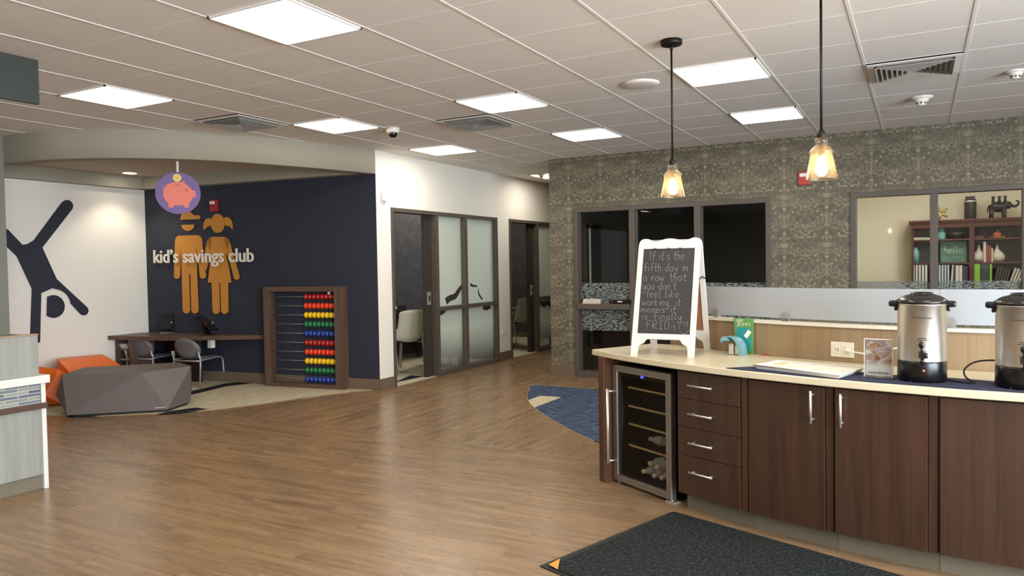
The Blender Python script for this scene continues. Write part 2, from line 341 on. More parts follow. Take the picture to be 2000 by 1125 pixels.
# ------------------------------------------------------------------ object helpers
XF = {}
def tag(o, label, cat, group=None, kind=None):
    if label: o['label'] = label
    if cat: o['category'] = cat
    if group: o['group'] = group
    if kind: o['kind'] = kind
    return o
def thing(name, label, cat, loc=(0, 0, 0), rz=0, group=None):
    o = bpy.data.objects.new(name, None); o.empty_display_size = .1; COL.objects.link(o)
    o.location = loc; o.rotation_euler = (0, 0, rz); XF[o.name] = Matrix.Translation(loc) @ Matrix.Rotation(rz, 4, 'Z')
    return tag(o, label, cat, group)
def sthing(name, loc=(0, 0, 0), rz=0):
    o = bpy.data.objects.new(name, None); COL.objects.link(o); o.location = loc; o.rotation_euler = (0, 0, rz)
    XF[o.name] = Matrix.Translation(loc) @ Matrix.Rotation(rz, 4, 'Z'); o['kind'] = 'structure'; return o
class MB:
    def __init__(s): s.bm = bmesh.new(); s.mats = []; s.cur = 0
    def use(s, m):
        if m not in s.mats: s.mats.append(m)
        s.cur = s.mats.index(m); return s
    def _fin(s, faces, smooth=False):
        for f in faces: f.material_index = s.cur; f.smooth = smooth
    def box(s, x0, y0, z0, x1, y1, z1, bev=0, mat=None):
        r = bmesh.ops.create_cube(s.bm, size=1)
        for v in r['verts']:
            v.co = Vector(((x0 + x1) / 2 + v.co.x * (x1 - x0), (y0 + y1) / 2 + v.co.y * (y1 - y0), (z0 + z1) / 2 + v.co.z * (z1 - z0)))
        return s._post(r['verts'], bev, mat)
    def _post(s, verts, bev, mat, smooth=False):
        fs = set(f for v in verts for f in v.link_faces)
        if bev > 0:
            es = list(set(e for v in verts for e in v.link_edges))
            b = bmesh.ops.bevel(s.bm, geom=es, offset=bev, segments=2, affect='EDGES', profile=.5)
            fs = set(f for v in b['verts'] for f in v.link_faces) | set(b['faces'])
            verts = list(set(v for f in fs for v in f.verts))
        if mat is not None:
            for v in verts: v.co = mat @ v.co
        s._fin(fs, smooth); return s
    def obox(s, c, ax, hx, hy, z0, z1, bev=0):
        """box centred at xy c, local x axis direction ax (2D)"""
        a = math.atan2(ax[1], ax[0]); m = Matrix.Translation((c[0], c[1], 0)) @ Matrix.Rotation(a, 4, 'Z')
        return s.box(-hx, -hy, z0, hx, hy, z1, bev, m)
    def cyl(s, p0, p1, r, r1=None, n=20, cap=True):
        p0, p1 = Vector(p0), Vector(p1); r1 = r if r1 is None else r1
        d = p1 - p0; q = d.to_track_quat('Z', 'Y').to_matrix().to_4x4()
        m = Matrix.Translation((p0 + p1) / 2) @ q
        x = bmesh.ops.create_cone(s.bm, segments=n, radius1=r, radius2=r1, depth=d.length, cap_ends=cap, matrix=m)
        for f in set(f for v in x['verts'] for f in v.link_faces): f.material_index = s.cur; f.smooth = len(f.verts) == 4
        return s
    def sph(s, c, r, sc=(1, 1, 1), n=16):
        x = bmesh.ops.create_uvsphere(s.bm, u_segments=n, v_segments=max(6, n // 2 + 2), radius=r, matrix=Matrix.Translation(c) @ Matrix.Diagonal((*sc, 1)))
        s._fin(set(f for v in x['verts'] for f in v.link_faces), True); return s
    def tube(s, pts, r, n=8, closed=False):
        pts = [Vector(p) for p in pts]; rings = []; N = len(pts)
        up = Vector((0, 0, 1)); prev = None
        for i, p in enumerate(pts):
            if closed: d = (pts[(i + 1) % N] - pts[i - 1])
            else: d = (pts[min(i + 1, N - 1)] - pts[max(i - 1, 0)])
            d.normalize()
            if prev is None:
                a = d.orthogonal().normalized()
            else:
                a = (prev - d * prev.dot(d)); a = a.normalized() if a.length > 1e-6 else d.orthogonal().normalized()
            prev = a; b = d.cross(a); rr = r[i] if isinstance(r, (list, tuple)) else r
            rings.append([s.bm.verts.new(p + (a * math.cos(2 * PI * k / n) + b * math.sin(2 * PI * k / n)) * rr) for k in range(n)])
        fs = []
        for i in range(N - (0 if closed else 1)):
            A, B = rings[i], rings[(i + 1) % N]
            for k in range(n): fs.append(s.bm.faces.new((A[k], A[(k + 1) % n], B[(k + 1) % n], B[k])))
        s._fin(fs, True)
        if not closed: s._fin([s.bm.faces.new(rings[0][::-1]), s.bm.faces.new(rings[-1])])
        return s
    def lathe(s, prof, c=(0, 0, 0), n=32, m=None, smooth=True):
        rings = []; m = m or Matrix.Translation(c)
        for r, z in prof:
            if r < 1e-5: rings.append([s.bm.verts.new(m @ Vector((0, 0, z)))])
            else: rings.append([s.bm.verts.new(m @ Vector((r * math.cos(2 * PI * k / n), r * math.sin(2 * PI * k / n), z))) for k in range(n)])
        fs = []
        for A, B in zip(rings, rings[1:]):
            for k in range(n):
                k2 = (k + 1) % n
                if len(A) == 1 and len(B) == 1: continue
                if len(A) == 1: fs.append(s.bm.faces.new((A[0], B[k2], B[k])))
                elif len(B) == 1: fs.append(s.bm.faces.new((A[k], A[k2], B[0])))
                else: fs.append(s.bm.faces.new((A[k], A[k2], B[k2], B[k])))
        s._fin(fs, smooth); return s
    def prism(s, pts, off, holes=()):
        """closed outline(s) of world points, extruded by vector off"""
        off = Vector(off); ed = []; 
        for loop in (pts, *holes):
            vs = [s.bm.verts.new(Vector(p)) for p in loop]
            ed += [s.bm.edges.new((vs[i], vs[(i + 1) % len(vs)])) for i in range(len(vs))]
        r = bmesh.ops.triangle_fill(s.bm, use_beauty=True, use_dissolve=False, edges=ed)
        fs = [g for g in r['geom'] if isinstance(g, bmesh.types.BMFace)]
        if off.length > 0:
            e = bmesh.ops.extrude_face_region(s.bm, geom=fs)
            nv = [g for g in e['geom'] if isinstance(g, bmesh.types.BMVert)]
            for v in nv: v.co += off
            s._fin([g for g in e['geom'] if isinstance(g, bmesh.types.BMFace)]); s._fin(set(f for v in nv for f in v.link_faces))
        s._fin(fs); return s
    def hull(s, pts, bev=0):
        vs = [s.bm.verts.new(Vector(p)) for p in pts]
        r = bmesh.ops.convex_hull(s.bm, input=vs)
        junk = [g for g in r['geom_interior'] if isinstance(g, bmesh.types.BMVert)]
        if junk: bmesh.ops.delete(s.bm, geom=junk, context='VERTS')
        fs = [g for g in r['geom'] if isinstance(g, bmesh.types.BMFace) and g.is_valid]
        s._fin(fs); 
        es = list(set(e for f in fs for e in f.edges)); bmesh.ops.dissolve_limit(s.bm, angle_limit=R_(4), verts=list(set(v for f in fs for v in f.verts)), edges=es)
        if bev:
            es = [e for e in s.bm.edges]
            b = bmesh.ops.bevel(s.bm, geom=es, offset=bev, segments=2, affect='EDGES')
        return s
    def quad(s, a, b, c, d):
        s._fin([s.bm.faces.new([s.bm.verts.new(Vector(p)) for p in (a, b, c, d)])]); return s
    def build(s, name, mat=None, parent=None, world=True, origin=True, fixn=True):
        if fixn: bmesh.ops.recalc_face_normals(s.bm, faces=s.bm.faces)
        me = bpy.data.meshes.new(name); 
        if parent is not None and world:
            chain = XF[parent.name].inverted(); s.bm.transform(chain)
        o = None
        if parent is None and origin and len(s.bm.verts):
            xs = [v.co for v in s.bm.verts]; lo = [min(v[i] for v in xs) for i in range(3)]; hi = [max(v[i] for v in xs) for i in range(3)]
            c = Vector(((lo[0] + hi[0]) / 2, (lo[1] + hi[1]) / 2, lo[2])); s.bm.transform(Matrix.Translation(-c))
        else: c = Vector((0, 0, 0))
        s.bm.to_mesh(me); s.bm.free()
        for m in (s.mats or [mat if not isinstance(mat, str) else M[mat]]): me.materials.append(M[m] if isinstance(m, str) else m)
        o = bpy.data.objects.new(name, me); COL.objects.link(o); o.location = c
        if parent is not None: o.parent = parent; XF[o.name] = XF[parent.name]
        else: XF[o.name] = Matrix.Translation(c)
        return o
def struct(name, mb, mat, parent=None):
    o = mb.build(name, mat, parent)
    if parent is None: o['kind'] = 'structure'
    return o
def kids(o): return [c for c in bpy.data.objects if c.parent == o]
def copy_tree(o, parent=None):
    c = o.copy(); COL.objects.link(c); c.parent = parent
    for ch in kids(o): copy_tree(ch, c)
    return c
def text_mesh(s, font_h=1.0, extrude=.0, bold=0):
    cu = bpy.data.curves.new('t', 'FONT'); cu.body = s; cu.size = font_h; cu.extrude = extrude; cu.offset = bold; cu.resolution_u = 3
    o = bpy.data.objects.new('t', cu); COL.objects.link(o); dg = bpy.context.evaluated_depsgraph_get()
    me = bpy.data.meshes.new_from_object(o.evaluated_get(dg)); COL.objects.unlink(o); bpy.data.objects.remove(o); return me
def text_on(name, s, a, xdir, width, height, mat, parent=None, depth=.004, bold=.0, zdir=(0, 0, 1), off=0, mb=None):
    """letters whose lower-left box corner is world point a, running along xdir, box width x height"""
    me = text_mesh(s, 1.0, .5, bold); xs = [v.co.x for v in me.vertices]; ys = [v.co.y for v in me.vertices]
    x0, x1, y0, y1 = min(xs), max(xs), min(ys), max(ys); xd = Vector(xdir).normalized(); zd = Vector(zdir).normalized(); nd = xd.cross(zd)
    bm = bmesh.new(); bm.from_mesh(me); a = Vector(a)
    for v in bm.verts:
        v.co = a + xd * ((v.co.x - x0) / (x1 - x0) * width) + zd * ((v.co.y - y0) / (y1 - y0) * height) + nd * ((v.co.z + .5) * depth + off)
    bpy.data.meshes.remove(me)
    b = MB(); b.bm.free(); b.bm = bm
    return b.build(name, mat, parent)
def smooth_poly(pts, n=4, closed=False):
    pts = [Vector(p) for p in pts]; out = []; N = len(pts)
    for i in range(N if closed else N - 1):
        p0, p1, p2, p3 = (pts[(i + k) % N] if closed else pts[min(max(i + k, 0), N - 1)] for k in (-1, 0, 1, 2))
        for j in range(n):
            t = j / n; out.append(.5 * ((2 * p1) + (p2 - p0) * t + (2 * p0 - 5 * p1 + 4 * p2 - p3) * t * t + (3 * p1 - p0 - 3 * p2 + p3) * t ** 3))
    if not closed: out.append(pts[-1])
    return out

# ================================================================== THE SETTING
G0X, G0Y, T = -1.5594, 5.8192, .6096
YW = 8.81       # wallpaper wall face
XW = -5.57      # white hall wall face
struct('floor', MB().box(-9.6, -4.2, -.1, 4.7, 14, 0), 'floor')
struct('ceiling', MB().box(-9.6, -4.2, CEIL, 4.7, 14, CEIL + .12), 'ceil')
g = MB()
i = -13
for i in range(-13, 11):
    x = G0X + i * T
    if -9.5 < x < 4.6: g.box(x - .009, -4, CEIL - .003, x + .009, 13.9, CEIL + .001)
for j in range(-16, 14):
    y = G0Y + j * T
    if -4 < y < 13.9: g.box(-9.4, y - .004, CEIL - .0012, 4.5, y + .004, CEIL + .001)
struct('trim_1', g, 'tbar')
# wallpaper wall with two glazed openings
wl = MB(); AX0, AX1, BX0, BX1, WT = -3.90, -1.475, -.655, 1.72, 2.172
for a in ((-4.25, 0, AX0, CEIL), (AX0, WT, AX1, CEIL), (AX1, 0, BX0, CEIL), (BX0, WT, BX1, CEIL), (BX0, 0, BX1, .86), (BX1, 0, 4.5, CEIL)):
    wl.box(a[0], YW, a[1], a[2], YW + .13, a[3])
struct('wall_back', wl, 'wallpaper')
struct('wall_passage', MB().box(-4.25, YW + .13, 0, -4.12, 13.9, CEIL), 'wallpaper')
# white wall along the passage with two office fronts
w = MB(); D1, D2 = (7.165, 9.725), (10.10, 12.66)
for a in ((6.90, 0, D1[0], CEIL), (D1[0], 2.17, D1[1], CEIL), (D1[1], 0, D2[0], CEIL), (D2[0], 2.17, D2[1], CEIL), (D2[1], 0, 13.9, CEIL)):
    w.box(XW - .13, a[0], a[1], XW, a[2], a[3])
struct('wall_hall', w, 'white_wall')
struct('wall_end', MB().box(-9.5, 13.8, 0, 4.6, 14, CEIL), 'cream_wall')
# navy accent wall of the alcove (turned a little towards the room)
NP0 = Vector((-5.5705, 6.90, 0)); NP1 = Vector((-9.20, 6.49, 0)); ND = (NP1 - NP0).normalized(); NN = Vector((ND.y, -ND.x, 0))
if NN.y > 0: NN = -NN            # points out of the wall into the room
def slab(p0, p1, z0, z1, out, back, m=None):
    b = m or MB(); P0, P1 = Vector(p0), Vector(p1); d = (P1 - P0).normalized(); n = NN
    c = (P0 + P1) / 2; hx = (P1 - P0).length / 2; cc = c + n * (out - back) / 2
    return b.obox((cc.x, cc.y), (d.x, d.y), hx, (out + back) / 2, z0, z1)
struct('wall_alcove', slab(NP0, NP1, 0, CEIL, 0, .14), 'navy')
struct('wall_left', MB().box(-9.34, -4, 0, -9.20, 6.52, CEIL), 'white_wall')
struct('wall_column', MB().box(-9.2, 3.35, 0, -8.0, 4.115, CEIL), 'column')
# far room boundaries with daylight windows (outside the frame)
r = MB()
for a in ((-4.1, 0, -3.6, CEIL), (3.95, 0, 14, CEIL), (-3.6, 0, 3.95, .35), (-3.6, 2.72, 3.95, CEIL)): r.box(4.5, a[0], a[1], 4.65, a[2], a[3])
struct('wall_right', r, 'white_wall')
r = MB()
r.box(-9.5, -4.15, 0, 4.5, -4, CEIL)
struct('wall_front', r, 'soffit')
fr = MB()
for y in (-3.6, -2.1, -.6, .9, 2.4, 3.89): fr.box(4.5, y, .35, 4.58, y + .06, 2.72)
for z in (.35, 2.66): fr.box(4.5, -3.6, z, 4.58, 3.95, z + .06)
struct('window_3', fr, 'frame')
# curved soffit over the alcove
arc = [(-8.02, 4.115), (-7.70, 4.135), (-7.34, 4.21), (-6.88, 4.43), (-6.51, 4.72), (-6.22, 5.07), (-6.01, 5.50), (-5.80, 6.06), (-5.66, 6.55), (-5.5705, 6.90)]
arc = [Vector((p.x, p.y, 0)) for p in smooth_poly([(a, b, 0) for a, b in arc], 5)]
inner = []
for k, p in enumerate(arc):
    d = (arc[min(k + 1, len(arc) - 1)] - arc[max(k - 1, 0)]).normalized(); inner.append(p + Vector((-d.y, d.x, 0)) * .16)
inner[-1] = NP0 + ND * .17; inner[-2] = inner[-2]
SOF = 2.545
b = MB()
for k in range(len(arc) - 1):
    a0, a1, i0, i1 = arc[k], arc[k + 1], inner[k], inner[k + 1]
    U = lambda p, z: Vector((p.x, p.y, z))
    b.quad(U(a0, SOF), U(a1, SOF), U(a1, CEIL), U(a0, CEIL)); b.quad(U(i0, SOF), U(i1, SOF), U(i1, CEIL), U(i0, CEIL)); b.quad(U(a0, SOF), U(a1, SOF), U(i1, SOF), U(i0, SOF))
bmesh.ops.remove_doubles(b.bm, verts=b.bm.verts, dist=1e-4)
for f in b.bm.faces: f.smooth = abs(f.normal.z) < .5
struct('trim_2', b, 'soffit')
b = MB(); b.prism([Vector((p.x, p.y, 2.70)) for p in inner] + [Vector((NP1.x, NP1.y, 2.70)), Vector((-9.2, 4.115, 2.70))], (0, 0, .02)); struct('ceiling_alcove', b, 'alcove_ceil')
b = MB(); slab(NP0 + ND * .15, NP1, SOF, 2.70, .13, 0, b); b.box(-9.2, 4.115, SOF, -9.08, 6.44, 2.70); struct('trim_3', b, 'soffit')
# baseboards
slabb = slab(NP0, NP1, 0, .135, .012, 0); struct('baseboard_alcove', slabb, 'base')
struct('baseboard_left', MB().box(-9.2, 4.115, 0, -9.188, 6.45, .135), 'base')
b = MB(); b.box(XW, 6.895, 0, XW + .012, D1[0], .135, .002); b.box(XW, D1[1], 0, XW + .012, D2[0], .135, .002); b.box(XW, D2[1], 0, XW + .012, 13.8, .135); b.box(XW - .02, 6.885, 0, XW + .012, 6.9, .135); struct('baseboard_hall', b, 'base')
b = MB(); b.box(-4.262, YW - .012, 0, AX0, YW, .135, .002); b.box(-4.262, YW + .0, 0, -4.25, 13.8, .1349); b.box(AX1, YW - .012, 0, 4.5, YW, .135); struct('baseboard_back', b, 'base')
# offices behind the hall wall
b = MB(); b.box(-9.5, 9.86, 0, XW - .13, 9.98, CEIL); b.box(-9.5, 13.2, 0, XW - .13, 13.3, CEIL); b.box(-9.5, 6.7, 0, -9.36, 13.3, CEIL); struct('wall_office', b, 'darkpaper')
b = MB(); b.box(-9.36, 9.848, 0, XW - .13, 9.86, .1); b.box(-9.36, 13.188, 0, XW - .13, 13.2, .1); struct('baseboard_office', b, 'base')
# offices behind the wallpaper wall
OBY = 12.15
b = MB(); b.box(-4.12, 12.0, 0, -1.16, 12.12, CEIL); b.box(-4.12, YW + .131, 0, -4.10, 12.0, CEIL); b.box(-1.16, YW + .131, 0, -1.13, 12.3, CEIL); struct('wall_dark_office', b, 'frame_dark')
b = MB(); b.box(-1.1, OBY, 0, 3.5, OBY + .1, CEIL); b.box(3.4, YW + .131, 0, 3.5, OBY, CEIL); b.box(-1.13, YW + .131, 0, -1.10, OBY + .1, CEIL); struct('wall_cream_office', b, 'cream_wall')

# carpets (flush floor coverings)
def flat(name, pts, z0, z1, mat, parent=None):
    b = MB(); b.prism([Vector((p[0], p[1], z0)) for p in pts], (0, 0, z1 - z0)); return b.build(name, mat, parent)
edge = [(-8.0, 4.27), (-7.78, 4.32), (-7.31, 4.50), (-6.88, 4.80), (-6.50, 5.17), (-6.26, 5.62), (-6.06, 6.15), (-5.80, 6.72), (-5.665, 6.885)]
edge = [(p.x, p.y) for p in smooth_poly([(a, b_, 0) for a, b_ in edge], 5)]
cp = thing('carpet', 'beige woven carpet with navy stripes filling the curved children corner', 'carpet', (-7.5, 5.5, 0))
flat('carpet_field', edge + [(-9.2, 6.49), (-9.2, 4.12), (-8.0, 4.12)], .0005, .006, 'carpet', cp)
def px_poly(pts, z): return [(lambda q: (q.x, q.y))(atz(u, v, z)) for u, v in pts]
flat('navy_stripe', px_poly([(372, 764), (440, 749), (488, 744), (502, 747), (444, 754), (374, 771)], .007), .006, .0075, 'navy_carpet', cp)
flat('navy_stripe', px_poly([(305, 810), (331, 803), (382, 796), (406, 799), (360, 806)], .007), .006, .0075, 'navy_carpet', cp)
flat('navy_stripe', px_poly([(128, 812), (205, 805), (216, 809), (180, 813), (140, 815)], .007), .006, .0075, 'navy_carpet', cp)
tr = MB(); tr.tube([Vector((x, y, .002)) for x, y in edge], .006, 6); tr.build('edge_strip', 'lightwood', cp)
of = thing('office_carpet', 'beige carpet with a navy corner inside the office doorways', 'carpet', (-7.4, 10, 0))
flat('carpet_field', [(XW - .01, 7.18), (XW - .01, 9.70), (XW - .14, 9.72), (XW - .14, 9.85), (-9.35, 9.85), (-9.35, 6.75), (-7.0, 6.95), (XW - .14, 7.1), (XW - .14, 7.18)], .0005, .006, 'carpet', of)
flat('carpet_field', [(XW - .01, 10.12), (XW - .01, 12.64), (XW - .14, 12.65), (XW - .14, 13.19), (-9.35, 13.19), (-9.35, 9.99), (XW - .14, 9.99), (XW - .14, 10.12)], .0005, .006, 'carpet', of)
flat('navy_stripe', px_poly([(770, 747), (801, 733), (829, 735), (776, 746)], .007), .006, .0075, 'navy_carpet', of)
rg = [(1160, 761), (1045, 753), (1034, 762), (1029, 772), (1032, 784), (1043, 797), (1066, 813), (1095, 831), (1128, 848), (1160, 862)]
rgp = px_poly(rg, 0)
C_ = (.5763, 7.8191); RC = 4.028
def pol(r, th, z=0): return Vector((C_[0] + r * math.sin(R_(th)), C_[1] - r * math.cos(R_(th)), z))
rgp = [(p.x, p.y) for p in smooth_poly([(a, b_, 0) for a, b_ in rgp], 4)]
cpt = thing('blue_carpet', 'streaky blue carpet with one cream patch, curving out from behind the coffee counter', 'carpet', (-2.5, 7, 0))
flat('carpet_field', rgp + [tuple(pol(3.30, t)[:2]) for t in range(-38, 21, 4)] + [(3.0, 7.95)], .0005, .006, 'blue_carpet', cpt)
flat('cream_patch', px_poly([(1031, 782), (1055, 773), (1096, 776), (1043, 796)], .007), .006, .0075, 'carpet', cpt)
tr = MB(); tr.tube([Vector((x, y, .002)) for x, y in rgp], .007, 6); tr.build('edge_strip', 'lightwood', cpt)

# window_1 : three bay office glazing with a solid transom in the first bay
def bar(b, x0, x1, z0, z1, y0=YW - .02, y1=YW + .12, bev=.004): b.box(x0, y0, z0, x1, y1, z1, bev)
w1 = sthing('window_1', ((AX0 + AX1) / 2, YW, 0))
b = MB()
bar(b, AX0, AX0 + .055, .0, WT); bar(b, AX1 - .055, AX1, 0, WT)
bar(b, AX0 + .002, AX1 - .002, WT - .062, WT - .001, YW - .019); bar(b, AX0 + .002, AX1 - .002, .001, .075, YW - .019)
bar(b, -3.155, -3.08, .07, WT - .05); bar(b, -2.345, -2.27, .07, WT - .05)
bar(b, AX0 + .05, -3.155, .875, .945, YW - .05)
for x in (AX0 + .055, -3.08, -2.27): b.box(x, YW + .02, .075, x + .022, YW + .05, WT - .062)
b.build('window_frame', 'frame', w1)
def pane(x0, x1, z0, z1, y, mat, parent, name='pane'):
    b = MB(); b.box(x0, y, z0, x1, y + .006, z1); return b.build(name, mat, parent)
for a in ((AX0 + .05, -3.155, .945, WT - .06), (AX0 + .05, -3.155, .07, .88), (-3.08, -2.345, .07, WT - .06), (-2.27, AX1 - .05, .07, WT - .06)): pane(*a, YW + .055, 'glass', w1)
for a in ((AX0 + .055, -3.157, .946, 1.205), (AX0 + .055, -3.157, .60, .874), (-3.078, -2.347, .60, 1.205), (-2.268, AX1 - .055, .60, 1.205)): pane(*a, YW + .047, 'ripple', w1, 'pattern_film')
# window_2 : glazing of the lit cream office
w2 = sthing('window_2', ((BX0 + BX1) / 2, YW, .86))
b = MB(); bar(b, BX0, BX0 + .06, .86, WT); bar(b, BX1 - .06, BX1, .86, WT); bar(b, BX0 + .002, BX1 - .002, WT - .058, WT - .001, YW - .019); bar(b, BX0 + .002, BX1 - .002, .861, .92, YW - .019)
for x in (.095, .885): bar(b, x, x + .072, .9, WT - .05)
b.build('window_frame', 'frame', w2)
for a in ((BX0 + .05, .095), (.167, .885), (.957, BX1 - .05)):
    pane(a[0], a[1], .92, WT - .055, YW + .055, 'glass', w2); pane(a[0], a[1], .92, 1.215, YW + .047, 'ripple', w2, 'pattern_film')
# inner door seen through the first bay of window_1
d3 = sthing('door_3', (-4.09, 9.8, 0)); X3 = -4.095
ys = [atx(u, 500, X3).y for u in (1143, 1147, 1152.5, 1170, 1222, 1230)]
zt = atx(1148, 446, X3).z
b = MB(); b.box(X3 - .005, ys[0], .05, X3 + .03, ys[1], zt + .06); b.box(X3, ys[2], .05, X3 + .03, ys[3], zt + .06); b.box(X3, ys[4], .05, X3 + .03, ys[5], zt + .06); b.box(X3, ys[0], zt, X3 + .03, ys[5], zt + .06); b.box(X3, ys[0], .3, X3 + .03, ys[5], .5); b.build('door_frame', 'frame_dark', d3)
b = MB(); b.box(X3, ys[1], .5, X3 + .012, ys[2], zt); b.build('light_strip', 'cream_wall', d3)
b = MB(); b.box(X3, ys[3], .5, X3 + .012, ys[4], zt); b.build('pane', 'greychair', d3)

# office fronts in the white wall: sliding door leaf, two frosted bays, wavy film line
def office_front(nm, y0, y1, first):
    t = sthing(nm, (XW, (y0 + y1) / 2, 0))
    def v(b, ya, yb, z0, z1, x0=XW - .13, x1=XW + .018, bev=.004): b.box(x0, ya, z0, x1, yb, z1, bev)
    k = [y0, y0 + .045, y0 + .93, y0 + .99, y0 + 1.63, y0 + 1.70, y1 - .05, y1]
    b = MB(); v(b, k[0], k[1], 0, 2.17); v(b, k[6], k[7], 0, 2.17); v(b, k[0] + .002, k[7] - .002, 2.12, 2.169, XW - .13, XW + .017)
    v(b, k[2], k[3], 0, 2.13); v(b, k[4], k[5], 0, 2.13); v(b, k[3] - .01, k[6] + .01, .001, .055, XW - .128, XW + .0165); v(b, k[3] - .01, k[6] + .01, .862, .915, XW - .128, XW + .0165); b.build('door_frame', 'frame', t)
    b = MB(); b.box(XW - .115, k[2] - .15, .01, XW - .06, k[2] + .0, 2.12, .003); b.build('sliding_leaf', 'frame_dark', t)
    b = MB(); b.box(XW - .06, k[2] - .12, .95, XW - .05, k[2] - .045, 1.12, .004); o = b.build('lock_plate', 'chrome', t)
    b = MB(); b.box(XW - .052, k[2] - .097, 1.0, XW - .047, k[2] - .067, 1.07); b.build('keyhole', 'black', o)
    for a in ((k[3], k[4]), (k[5], k[6])):
        b = MB(); b.box(XW - .06, a[0], .055, XW - .052, a[1], .862); b.build('frosted_pane', 'film', t)
        b = MB(); b.box(XW - .06, a[0], .915, XW - .052, a[1], 2.12); b.build('frosted_pane', 'film', t)
        b = MB(); b.box(XW - .10, a[1] - .035, .055, XW - .062, a[1] + .01, 2.12); b.build('inner_stile', 'frame_dark', t)
    return t, k
d1, k1 = office_front('door_1', *D1, True)
d2, k2 = office_front('door_2', *D2, False)
def wave(parent, ctr, w, name='wavy_dark_line'):
    """ribbon on the glass face; ctr are (y, z), w widths"""
    P = smooth_poly([(0, a, b_) for a, b_ in ctr], 5); W = smooth_poly([(0, w_, 0) for w_ in w], 5); up, dn = [], []
    for i, p in enumerate(P):
        d = (P[min(i + 1, len(P) - 1)] - P[max(i - 1, 0)]).normalized(); n = Vector((0, -d.z, d.y)); h = W[i].y / 2
        up.append(p + n * h); dn.append(p - n * h)
    b = MB()
    xx = XW - .0505
    for i in range(len(P) - 1): b.box  # keep ribbon as one outline
    b.prism([Vector((xx, q.y, q.z)) for q in up + dn[::-1]], (.002, 0, 0)); return b.build(name, 'frame_dark', parent)  # opaque dark colour stands in for the dim office seen through the film
def wpx(pts): return [(lambda q: (q.y, q.z))(atx(740 + a * .3377, 380 + c * .3377, XW - .05)) for a, c in pts]
wave(d1, wpx([(353, 682), (372, 672), (388, 655)]), [.08, .08, .06])
wave(d1, wpx([(388, 618), (410, 600), (440, 588), (462, 555), (484, 522)]), [.10, .085, .08, .07, .04])
wave(d1, wpx([(528, 518), (545, 528), (568, 529)]), [.04, .03, .025])
wave(d1, wpx([(575, 545), (578, 575), (598, 606)]), [.01, .03, .03])
wave(d1, wpx([(602, 650), (620, 652), (645, 646)]), [.07, .09, .07])
def wp2(pts): return [(lambda q: (q.y, q.z))(atx(980 + a * .267, 420 + c * .267, XW - .05)) for a, c in pts]
wave(d2, wp2([(282, 640), (310, 655), (335, 640), (360, 670), (380, 700)]), [.06, .09, .08, .07, .05])
wave(d2, [(k2[5] + .02, .62), (k2[5] + .3, .78), (k2[5] + .6, .70)], [.05, .06, .05])

# ceiling panels, vents, devices
lamp_cells = [(-3, -5, 'large bright ceiling panel at the top left edge of the room, nearest overhead'), (-7, -4, 'bright ceiling panel beside the dark green fascia'),
    (-6, -1, 'bright ceiling panel between the leftmost vent and the camera dome'), (-3, -1, 'bright ceiling panel touching the middle ceiling vent'),
    (-3, 2, 'bright ceiling panel in the middle, close to the corner of the patterned wall'), (-6, 2, 'bright ceiling panel close above the white office wall'),
    (0, -1, 'larger bright ceiling panel right of the left pendant cord'), (0, 2, 'smaller bright ceiling panel just before the patterned wall'),
    (-6, 7, 'half hidden ceiling panel at the far end of the passage'),
    (0, -5, None), (3, -5, None), (0, -9, None), (-3, -9, None), (3, -9, None), (-6, -9, None), (6, -5, None), (6, -1, None), (5, 2, None), (-8, -12, None)]  # cells without a label are unseen panels, added for even room light
for i, j, lb in lamp_cells:
    x0, y0 = G0X + i * T, G0Y + j * T
    t = thing('ceiling_light', lb or 'unseen square ceiling panel added to even out the room light', 'ceiling light', (x0 + T / 2, y0 + T / 2, CEIL - .012), 0, 'square ceiling panels')
    b = MB(); e = .014
    for a in ((x0 + e, y0 + e, x0 + T - e, y0 + e + .012), (x0 + e, y0 + T - e - .012, x0 + T - e, y0 + T - e), (x0 + e, y0 + e, x0 + e + .012, y0 + T - e), (x0 + T - e - .012, y0 + e, x0 + T - e, y0 + T - e)): b.box(a[0], a[1], CEIL - .012, a[2], a[3], CEIL)
    b.build('frame', 'tbar', t)
    b = MB(); b.quad((x0 + e, y0 + e, CEIL - .008), (x0 + e, y0 + T - e, CEIL - .008), (x0 + T - e, y0 + T - e, CEIL - .008), (x0 + T - e, y0 + e, CEIL - .008)); o = b.build('diffuser', 'panel', t, fixn=False)
def vent(i, j, lb):
    x0, y0 = G0X + i * T + .012, G0Y + j * T + .012; s = T - .024; cx, cy = x0 + s / 2, y0 + s / 2
    t = thing('ceiling_vent', lb, 'ceiling vent', (cx, cy, CEIL - .03), 0, 'square ceiling vents')
    b = MB(); b.box(x0, y0, CEIL - .003, x0 + s, y0 + s, CEIL - .001); b.build('backing', 'blackmatte', t)
    def ring(b, h0, h1, z0, z1):
        for q in range(4):
            m = Matrix.Translation((cx, cy, 0)) @ Matrix.Rotation(q * PI / 2, 4, 'Z')
            p = [(-h0, -h0, z0), (h0, -h0, z0), (h1, -h1, z1), (-h1, -h1, z1)]
            p2 = [(a, b_, c + .004) for a, b_, c in p]
            b.hull([m @ Vector(v) for v in p + p2])
    b = MB(); ring(b, s / 2, s / 2 - .045, CEIL - .014, CEIL - .016); b.build('frame', 'tbar', t)
    for k in range(7):
        h = s / 2 - .05 - k * .033; b = MB(); ring(b, h, h - .026, CEIL - .034, CEIL - .010); b.build('louvre', 'vent', t)
vent(-7, -2, 'square louvred ceiling vent above the curved soffit')
vent(-4, 0, 'square louvred ceiling vent diagonally touching a bright panel in the middle')
vent(2, 0, 'square louvred ceiling vent at the upper right near the smoke detector')
